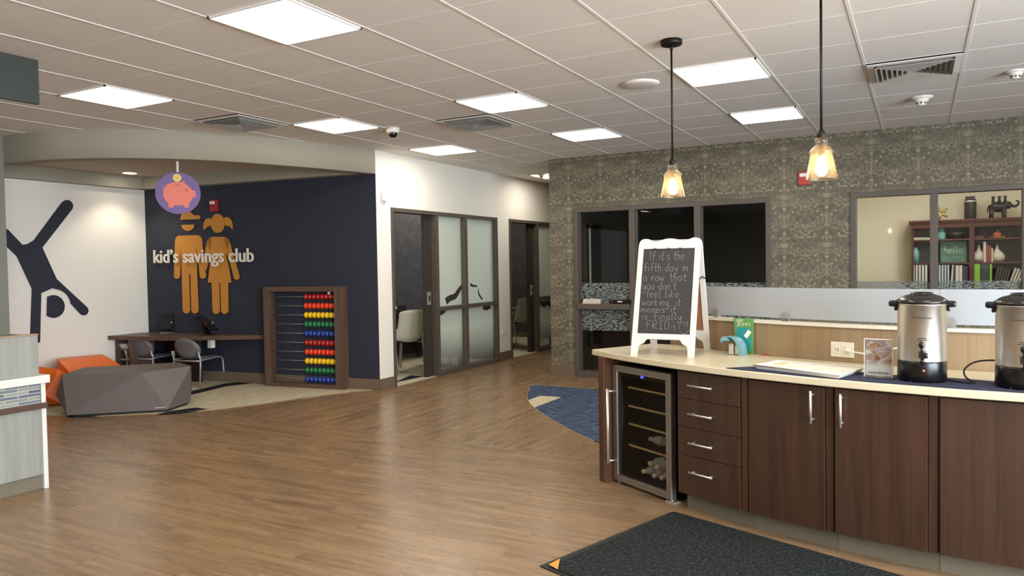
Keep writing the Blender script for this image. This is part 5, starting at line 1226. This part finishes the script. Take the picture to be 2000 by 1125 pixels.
b = MB(); b.tube(smooth_poly([(.225, 3.98, CT + .010), (.19, 4.03, CT + .025), (.185, 4.07, CT + .055), (.22, 4.10, CT + .085), (.27, 4.11, CT + .098), (.33, 4.10, CT + .10), (.37, 4.08, CT + .09)], 6), .0042, 8)
b.tube(smooth_poly([(.315, 4.11, CT + .099), (.315, 4.08, CT + .07), (.34, 4.04, CT + .03), (.37, 4.07, CT + .010)], 6), .0042, 8)
tag(b.build('looped_cord', 'blackmatte'), 'black cord looping up beside the second urn', 'cord')

# ------------------------------------------------------------------ pendants
def pendant(x, y, zb, lb):
    t = thing('pendant_lamp', lb, 'pendant lamp', (x, y, zb))
    b = MB(); b.lathe([(0, CEIL - .03), (.062, CEIL - .03), (.066, CEIL - .024), (.066, CEIL - .001), (0, CEIL - .001)], (x, y, 0), 32); b.build('canopy', 'bronze', t)
    b = MB(); b.cyl((x, y, zb + .225), (x, y, CEIL - .028), .0065, n=12); b.cyl((x, y, CEIL - .06), (x, y, CEIL - .03), .010, n=12); b.build('stem', 'bronze', t)
    b = MB(); b.lathe([(0, .245), (.012, .243), (.016, .232), (.022, .222), (.022, .205), (.018, .2), (0, .2)], (x, y, zb), 20); b.build('socket_cap', 'bronze', t)
    b = MB(); b.lathe([(.020, .205), (.028, .198), (.031, .186), (.028, .174), (.023, .168), (.034, .162), (.046, .152), (.050, .143), (.056, .138), (.058, .131), (.054, .124), (.053, .118), (.0765, .003), (.0765, 0), (.0735, 0), (.050, .118), (.046, .14), (.02, .165)], (x, y, zb), 48); b.build('glass_shade', 'amber', t)
    b = MB(); b.cyl((x, y, zb + .115), (x, y, zb + .165), .014, n=16); b.build('lamp_holder', 'bronze', t)
    b = MB(); b.lathe([(.012, .115), (.014, .10), (.024, .075), (.03, .05), (.026, .03), (.012, .018), (0, .015)], (x, y, zb), 24); b.build('bulb_glass', 'amberbulb', t)
    b = MB(); b.tube([(x + .010 * math.cos(a * 2.1), y + .010 * math.sin(a * 2.1), zb + .04 + .055 * a / 12) for a in range(13)], .0035, 6); b.build('filament', 'bulb', t)
    l = bpy.data.lights.new('bulb_lamp', 'POINT'); l.energy = 5; l.color = (1, .62, .3); l.shadow_soft_size = .03; o = bpy.data.objects.new('bulb_lamp', l); o.parent = t; o.location = (0, 0, .06); COL.objects.link(o)
pendant(-1.343, 4.55, 1.857, 'left glass pendant lamp with dark canopy, hanging over the easel')
pendant(-.425, 3.98, 1.850, 'right glass pendant lamp, hanging nearer and in front of the red alarm')

# ------------------------------------------------------------------ floor mat
mp = [atz(u, v, .006) for u, v in ((1055, 1107), (1316, 999))]
m0 = Vector((-1.600, 3.155, 0)); m1 = Vector((-1.257, 4.200, 0)); m2 = Vector((-.095, 3.800, 0)); mdir = (m2 - m1).normalized()
q = [m0, m1, m1 + mdir * 2.4, m0 + mdir * 2.4]; cen = sum(q, Vector()) / 4
t = thing('floor_mat', 'large charcoal floor mat in front of the walnut cabinets', 'mat', cen[:])
b = MB(); b.prism(q, (0, 0, .006)); b.build('rubber_border', 'rubber', t)
qi = [p + (cen - p).normalized() * .045 for p in q]; b = MB(); b.prism([p + Vector((0, 0, .006)) for p in qi], (0, 0, .005)); b.build('pile', 'mat', t)
a = q[0]; e1 = (q[1] - q[0]).normalized(); e2 = (q[3] - q[0]).normalized(); b = MB(); b.prism([a + e1 * .03 + e2 * .03 + Vector((0, 0, .011)), a + e1 * .12 + e2 * .02 + Vector((0, 0, .011)), a + e1 * .02 + e2 * .10 + Vector((0, 0, .011))], (0, 0, .0015)); b.build('corner_label', 'mustard', t)

# ================================================================== THINGS INSIDE THE OFFICES
def office_chair(lb, grp=None):
    """guest chair; origin under the seat, backrest at -y"""
    t = thing('guest_chair', lb, 'chair', (0, 0, 0), 0, grp)
    b = MB(); b.box(-.23, -.22, .42, .23, .22, .455, .015); b.build('seat', 'blackmatte', t, world=False)
    b = MB(); n = 8; rows = []
    for off in (0, .02):
        rows.append([[b.bm.verts.new(((-.215 - .01 * (j / n)) * (1 - 2 * i / n) * (1 if j < n else .93), -.24 - .10 * (j / n) - .03 * (1 - (1 - 2 * i / n) ** 2) + off, .47 + .40 * j / n - (.02 * (abs(1 - 2 * i / n) ** 3) if j == n else 0) - (.04 * (1 - (1 - 2 * i / n) ** 2) if j == 0 else 0))) for j in range(n + 1)] for i in range(n + 1)])
    fs = []
    for G in rows: fs += [b.bm.faces.new((G[i][j], G[i + 1][j], G[i + 1][j + 1], G[i][j + 1])) for i in range(n) for j in range(n)]
    A, B = rows
    per = [(i, 0) for i in range(n)] + [(n, j) for j in range(n)] + [(n - i, n) for i in range(n)] + [(0, n - j) for j in range(n)]
    for k in range(len(per)):
        (i, j), (i2, j2) = per[k], per[(k + 1) % len(per)]; fs.append(b.bm.faces.new((A[i][j], A[i2][j2], B[i2][j2], B[i][j])))
    b._fin(fs, True); b.build('backrest', 'mesh_back', t, world=False)
    for s in (-1, 1):
        b = MB(); b.tube([(s * .225, -.27, .62), (s * .232, -.24, .45), (s * .235, -.24, .36), (s * .245, -.30, .008)], .011, 8); b.build('rear_leg', 'silver', t, world=False)
        b = MB(); b.tube([(s * .235, .21, .60), (s * .24, .22, .42), (s * .245, .26, .008)], .011, 8); b.build('front_leg', 'silver', t, world=False)
        b = MB(); b.tube(smooth_poly([(s * .232, -.24, .60), (s * .25, -.12, .665), (s * .25, .12, .668), (s * .24, .205, .62), (s * .236, .21, .56)], 4), .011, 8); b.build('arm', 'silver', t, world=False)
        b = MB(); b.tube([(s * .225, -.24, .41), (s * .23, .21, .41)], .009, 6); b.build('seat_rail', 'silver', t, world=False)
    return t
oc = office_chair('pale mesh-backed guest chair in the first office doorway', 'mesh-backed guest chairs in the offices')
a, c = atz(785, 728, 0), atz(824, 719, 0)
def place(o, q, local, yaw, s=1):
    m = Matrix.Rotation(yaw, 4, 'Z') @ Vector(local); o.location = (q.x - m.x, q.y - m.y, .0065); o.rotation_euler = (0, 0, yaw)
a = atz(783, 729, 0) * .975 - Vector((0, .05, 0))
place(oc, a, (-.245, -.30, 0), R_(76))
o2 = copy_tree(oc); o2['label'] = 'second guest chair in the first office, mostly hidden by the sliding door'; o2.location = oc.location + Vector((-.05, .66, 0)); o2.rotation_euler = (0, 0, R_(80))
o3 = copy_tree(oc); o3['label'] = 'front guest chair in the second office doorway'; place(o3, Vector((-6.08, 11.25, 0)), (-.245, -.30, 0), R_(84))
o4 = copy_tree(oc); o4['label'] = 'guest chair behind the front one in the second office'; o4.location = o3.location + Vector((-.62, .30, 0)); o4.rotation_euler = (0, 0, R_(84))
t = thing('office_desk', 'dark brown desk in the first office behind the guest chair', 'desk', (-7.35, 8.6, .0065))
px_box('desktop', -7.75, 7.35, .70, -7.0, 9.75, .74, 'darkdesk', t); px_box('front_panel', -7.08, 7.45, .08, -7.05, 9.65, .70, 'darkdesk', t); px_box('end_panel', -7.7, 9.66, .0065, -7.05, 9.7, .70, 'darkdesk', t); px_box('end_panel', -7.7, 7.40, .0065, -7.05, 7.44, .70, 'darkdesk', t)
t = thing('desk_phone', 'black desk phone on the dark desk in the first office', 'phone', (-7.2, 8.55, .74))
q = atx(781, 603, -7.2); t.location = (q.x, q.y, .74); t.rotation_euler = (0, 0, R_(50))
b = MB(); b.hull([(-.1, -.09, 0), (.1, -.09, 0), (-.1, .09, 0), (.1, .09, 0), (-.1, -.09, .02), (.1, -.09, .02), (-.1, .09, .10), (.1, .09, .10)]); b.build('phone_body', 'black', t, world=False)
b = MB(); b.tube(smooth_poly([(-.075, -.09, .05), (-.075, -.06, .075), (-.075, .05, .115), (-.075, .09, .11)], 4), [.018] * 13, 8); b.build('handset', 'chrome', t, world=False)
t = thing('office_cabinet', 'dark low cabinet behind the glass in the patterned wall', 'cabinet', (-3.2, 9.7, 0))
px_box('cabinet_body', -4.0, 9.95, 0, -1.4, 10.4, .74, 'darkdesk', t)
# name plate and badge reader on the transom ledge of window_1
zt2 = .945
t = thing('name_plate', 'small silver plate reading NEW ACCOUNTS on the dark glazing ledge', 'name plate', (-3.655, YW - .028, zt2))
b = MB(); b.hull([(-.125, -.012, 0), (.125, -.012, 0), (-.125, .03, 0), (.125, .03, 0), (-.12, .01, .062), (.12, .01, .062), (-.12, .016, .062), (.12, .016, .062)]); b.build('plate', 'doorsteel', t, world=False)
o = text_on('engraving', 'NEW ACCOUNTS', (-.11, -.006, .022), (1, 0, 0), .22, .024, 'cap', None, .002, .0, (0, .33, 1)); o.parent = t
for c_ in t.children: XF[c_.name] = XF[t.name]
t = thing('badge_box', 'small black box with a red mark on the dark glazing ledge', 'box', (-3.272, YW - .028, zt2))
b = MB(); b.box(-.14, -.015, 0, .14, .03, .055, .004); b.build('box_body', 'black', t, world=False)
b = MB()
for k in range(4): b.box(-.012, -.0005, -.003, .012, .0005, .003, 0, Matrix.Translation((-.105, -.0165, .036)) @ Matrix.Rotation(k * PI / 4, 4, 'Y'))
b.build('red_mark', 'red', t, world=False)
b = MB(); b.box(-.03, -.017, .024, .03, -.015, .038); b.build('paper_label', 'white', t, world=False)

# ------------------------------------------------------------------ bookcase in the cream office
BY_ = 11.78; BKY = OBY - .005
def B(u, v, y=BY_): return aty(u, v, y)
xL, xM, xR = B(1780, 480).x, B(1898, 450).x, None
xR = xM + (xM - xL); zT = B(1830, 430).z; M['cherry'] = wood('cherry_wood', '#55281b', '#371813', .35, 'z'); M['cherryx'] = wood('cherry_wood_cross', '#5f3020', '#3f1d15', .35, 'x')
t = thing('bookcase', 'wide cherry wood double bookcase against the cream wall', 'bookcase', ((xL + xR) / 2, 11.95, 0))
z1, z2 = B(1850, 467).z, B(1850, 513).z; z3 = 1.03
dd_ = BKY
px_box('side_panel', xL, BY_, 0, xL + .03, dd_, zT - .05, 'cherry', t); px_box('side_panel', xR - .03, BY_, 0, xR, dd_, zT - .05, 'cherry', t)
px_box('divider', xM - .03, BY_, 0, xM + .03, dd_, zT - .05, 'cherry', t); px_box('back_panel', xL, dd_ - .01, 0, xR, dd_, zT - .05, 'cherry', t)
b = MB(); b.box(xL - .03, BY_ - .035, zT - .03, xR + .03, dd_, zT, .004); b.box(xL - .015, BY_ - .02, zT - .05, xR + .015, dd_, zT - .03, .003); b.box(xL, BY_ - .005, zT - .11, xR, BY_ + .02, zT - .05, .002); b.build('cornice', 'cherryx', t)
for z in (z1, z2, z3, .6, .08):
    for (xa, xb_) in ((xL + .03, xM - .03), (xM + .03, xR - .03)): px_box('shelf', xa, BY_ + .01, z - .022, xb_, dd_ - .01, z, 'cherryx', t)
# on top
YI = 11.9
t = thing('starfish_ornament', 'gold starfish ornament on top of the bookcase', 'ornament', (B(1838, 423, YI).x, YI, zT)); c = Vector((0, 0, .13)); b = MB()
for k in range(5):
    a = PI / 2 + .35 + k * 2 * PI / 5; b.tube([c, c + Vector((math.cos(a) * .06, 0, math.sin(a) * .06)), c + Vector((math.cos(a) * .125, 0, math.sin(a) * .125))], [.035, .026, .010], 8)
b.sph(c, .04, (1, .7, 1)); b.bm.transform(Matrix.Scale(.8, 4)); lo = min(v.co.z for v in b.bm.verts); b.bm.transform(Matrix.Translation((0, 0, -lo))); b.build('star', 'gold', t, world=False)
vx = B(1895, 423, YI); t = thing('tall_vase', 'tall dark patterned vase on top of the bookcase', 'vase', (vx.x, YI, zT)); vh = B(1895, 384, YI).z - zT
b = MB(); b.lathe([(0, 0), (.065, 0), (.07, .01), (.075, vh * .8), (.068, vh * .88), (.05, vh * .92), (.062, vh * .97), (.062, vh), (.05, vh)], n=32); b.build('vase_body', 'vase', t, world=False)
b = MB(); b.lathe([(.077, vh * .76), (.079, vh * .79), (.074, vh * .82)], n=32); b.build('silver_band', 'chrome', t, world=False)
ex = B(1950, 422, YI); t = thing('elephant_figurine', 'dark elephant figurine carrying three riders on the bookcase', 'figurine', (ex.x, YI, zT)); b = MB()
b.sph((0, 0, .15), .085, (1.25, .75, .85), 20); b.sph((.105, 0, .17), .05, (1, .85, 1.05), 16)
for x, y in ((-.075, .03), (-.075, -.03), (.06, .03), (.06, -.03)): b.tube([(x, y, .14), (x * 1.05, y, .05), (x * 1.1, y, 0)], [.034, .026, .028], 10)
b.tube(smooth_poly([(.14, 0, .17), (.18, 0, .15), (.215, 0, .17), (.225, 0, .21), (.19, 0, .225)], 4), [.022 - .0008 * k for k in range(17)], 10); b.tube([(-.10, 0, .18), (-.125, 0, .12), (-.12, 0, .08)], [.012, .008, .006], 6); b.sph((.09, .04, .18), .035, (.6, .25, 1)); b.sph((.09, -.04, .18), .035, (.6, .25, 1))
b.build('elephant_body', 'pewter', t, world=False); b = MB()
for x in (-.06, .01, .075): b.tube([(x, 0, .21), (x, 0, .255)], [.022, .016], 8); b.sph((x, 0, .272), .019); b.lathe([(0, .29), (.028, .287), (.028, .293), (0, .296)], (x, 0, 0), 14)
b.build('riders', 'pewter', t, world=False)
# upper shelf items
def lay(nm, u, v, y, build, lb, cat, mat, z):
    p = B(u, v, y); t_ = MB(); build(t_); t_.bm.transform(Matrix.Translation((p.x, y, z))); return tag(t_.build(nm, mat), lb, cat)
lay('aqua_jar', 1838.5, 466, YI, lambda b: b.lathe([(0, 0), (.05, 0), (.055, .01), (.055, .1), (.035, .12), (.035, .135), (.04, .14), (.038, .15), (0, .155)], n=24), 'small round aqua jar on the top shelf of the bookcase', 'jar', 'aqua', z1)
t = thing('stacked_album', 'black and cream albums lying flat at the top left of the bookcase', 'album', (B(1797, 466).x + .06, YI, z1))
b = MB(); b.box(-.14, -.09, 0, .14, .09, .035, .003); b.build('pages', 'creambook', t, world=False); b = MB(); b.box(-.15, -.1, .035, .15, .1, .043, .002, Matrix.Rotation(R_(4), 4, 'Y')); b.build('black_cover', 'blackmatte', t, world=False)
lay('dark_bowl', 1867, 467, YI, lambda b: b.lathe([(0, 0), (.05, 0), (.09, .03), (.115, .09), (.11, .09), (.08, .035), (0, .02)], n=28), 'dark round bowl on the top shelf left of the divider', 'bowl', 'pewter', z1)
t = thing('small_bust', 'small dark sculpture on a wooden block on the bookcase', 'sculpture', (B(1913, 464).x, YI, z1)); b = MB(); b.box(-.055, -.04, 0, .055, .04, .035, .004); b.build('plinth', 'cherryx', t, world=False)
b = MB(); b.tube(smooth_poly([(0, 0, .035), (.01, 0, .075), (-.005, 0, .10), (.015, 0, .13)], 3), [.03, .028, .03, .034, .028, .02, .018, .02, .024, .018], 10); b.sph((.018, 0, .145), .024); b.build('bust', 'pewter', t, world=False)
t = thing('red_ornament', 'red rounded ornament on a yellow dish on the bookcase', 'ornament', (B(1949, 463).x, YI, z1)); b = MB(); b.lathe([(0, 0), (.07, 0), (.1, .02), (0, .022)], n=24); b.build('dish', 'coin', t, world=False); b = MB(); b.sph((0, 0, .05), .05, (1, .8, .75)); b.sph((.01, 0, .09), .02); b.build('red_piece', 'pig', t, world=False)
# middle shelf
lay('aqua_bottle', 1788, 512, YI, lambda b: b.lathe([(0, 0), (.045, 0), (.045, .16), (.03, .185), (.026, .19), (.026, .215), (0, .215)], n=24), 'pale aqua cylindrical bottle on the middle shelf of the bookcase', 'bottle', 'aqua', z2)
t = thing('quote_board', 'small black board with white handwriting on the bookcase', 'sign', (B(1811, 510).x, YI, z2)); b = MB(); b.box(-.125, -.01, 0, .125, .01, .25, .004, Matrix.Rotation(R_(-6), 4, 'X')); b.build('board', 'blackmatte', t, world=False)
b = MB(); b.tube([Matrix.Rotation(R_(-6), 4, 'X') @ Vector(p) for p in ((-.11, -.013, .015), (.11, -.013, .015), (.11, -.013, .235), (-.11, -.013, .235))], .003, 5, True); rnd = random.Random(5)
for r_ in range(4):
    pts = [Matrix.Rotation(R_(-6), 4, 'X') @ Vector((-.09 + k * .0075, -.014, .19 - r_ * .047 + (.013 if k % 2 else 0) * rnd.uniform(.4, 1))) for k in range(24)]; b.tube(pts, .002, 4)
b.build('white_writing', 'chalk', t, world=False)
hx0, hx1 = B(1837, 500).x, B(1889, 500).x
t = thing('hello_sign', 'sage green sign reading hello BEAUTIFUL on the bookcase', 'sign', ((hx0 + hx1) / 2, YI, z2)); hw = (hx1 - hx0) / 2; hh_ = B(1860, 471).z - z2
b = MB(); b.box(-hw, -.01, 0, hw, .01, hh_, .003); b.build('board', 'sage', t, world=False)
b = MB(); scrawl(b, 'hello', -hw * .75, hh_ * .42, hw * .72, hh_ * .38, lambda x, z: Vector((x, -.013, z)), .0055, 9); b.build('script_word', 'sagelight', t, world=False)
o = text_on('block_word', 'BEAUTIFUL', (-hw * .85, -.012, hh_ * .08), (1, 0, 0), hw * 1.7, hh_ * .22, 'sagemid', None, .003); o.parent = t
b = MB(); b.tube([(-hw * .7, -.013, hh_ * .9), (-hw * .1, -.013, hh_ * .92), (0, -.013, hh_ * .86), (hw * .1, -.013, hh_ * .92), (hw * .6, -.013, hh_ * .9)], .003, 5); b.build('flourish', 'sagelight', t, world=False)
def pear(u, lb):
    b = MB(); b.lathe([(0, 0), (.06, 0), (.088, .04), (.09, .08), (.065, .125), (.03, .155), (.015, .19), (.012, .23), (0, .235)], n=24); p = B(u, 510); b.bm.transform(Matrix.Translation((p.x, YI, z2))); return tag(b.build('pear_bookend', 'easel'), lb, 'bookend', 'white pear shaped bookends')
pear(1913, 'left white pear shaped bookend on the middle shelf'); pear(1949, 'right white pear shaped bookend on the middle shelf')
def book(x0, x1, z, h, mat, lb, grp, tilt=0, stripe=None, nm='book'):
    w = x1 - x0; t = thing(nm, lb, nm.replace('_', ' '), ((x0 + x1) / 2, YI - .02, z), 0, grp); m = Matrix.Rotation(R_(tilt), 4, 'Y')
    b = MB(); b.box(-w / 2 + .002, -.08, .003, w / 2 - .002, .1, h - .005, 0, m); b.build('pages', 'creambook', t, world=False)
    b = MB(); b.box(-w / 2, -.085, 0, w / 2, -.08, h, .001, m); b.box(-w / 2, -.085, 0, -w / 2 + .002, .1, h, 0, m); b.box(w / 2 - .002, -.085, 0, w / 2, .1, h, 0, m); b.build('cover', mat, t, world=False)
    if stripe: b = MB(); b.box(-w / 2 + .004, -.087, h * .62, w / 2 - .004, -.0845, h * .8, 0, m); b.build('spine_label', stripe, t, world=False)
    return t
for k, (a_, c_, hh, mt, nmx) in enumerate(((1921, 1926, .29, 'easel', 'tall white'), (1926.5, 1931, .25, 'bookred', 'first dusty red'), (1931.5, 1936, .24, 'bookred', 'second dusty red'), (1936.3, 1940, .2, 'creambook', 'short cream'))):
    book(B(a_, 500).x, B(c_, 500).x, z2, hh * .93, mt, nmx + ' book between the white pear bookends', 'books between the bookends')
names = ['first', 'second', 'third', 'fourth', 'fifth', 'sixth', 'seventh', 'eighth', 'ninth', 'tenth']
xs = [1782, 1788, 1794, 1800, 1806.2, 1812.4]
for k in range(5): book(B(xs[k], 540).x + .003, B(xs[k + 1], 540).x - .008, z3, .33, 'binder', names[k] + ' white binder from the left end of the bookcase', 'binders on the lower shelf', 0, None, 'binder')
for k in range(5): book(B(1833 + k * 5.6, 540).x + .003, B(1838.6 + k * 5.6, 540).x - .008, z3, .325, 'binderblue', names[k] + ' pale blue binder right of the window bar', 'binders on the lower shelf', 0 if k < 4 else 4, None, 'binder')
rest = [(1862, 1866, .31, 'plum', 'thin plum'), (1866.5, 1873, .32, 'binder', 'wide white'), (1873.5, 1880, .32, 'binder', 'second wide white'), (1881, 1886, .31, 'indigo', 'indigo'), (1886.5, 1890, .30, 'plum', 'last plum')]
for a_, c_, hh, mt, nmx in rest: book(B(a_, 540).x, B(c_, 540).x - .002, z3, hh, mt, nmx + ' book left of the bookcase divider', 'books on the lower shelf')
rest = [(1902, 1915, .34, 'lime', 'thick lime green', 0), (1916, 1932, .33, 'charcoal', 'thick charcoal', 0), (1933, 1938, .33, 'lime', 'thin lime green', 0)]
for a_, c_, hh, mt, nmx, tl in rest: book(B(a_, 540).x, B(c_, 540).x - .002, z3, hh, mt, nmx + ' book right of the bookcase divider', 'books on the lower shelf', tl)
for k in range(5): book(B(1940 + k * 5, 540).x + .002, B(1945 + k * 5, 540).x - .004, z3 + .006, .30 - .008 * k, 'darkbook', names[k] + ' dark grey book leaning to the right', 'leaning books on the lower shelf', 9 + k)
for k in range(4): book(B(1966 + k * 5.4, 540).x + .01, B(1971 + k * 5.4, 540).x + .004, z3 + .008, .28 - .01 * k, 'easel' if k % 2 == 0 else 'binder', names[k] + ' white book leaning at the right of the bookcase', 'leaning books on the lower shelf', 17 + k)
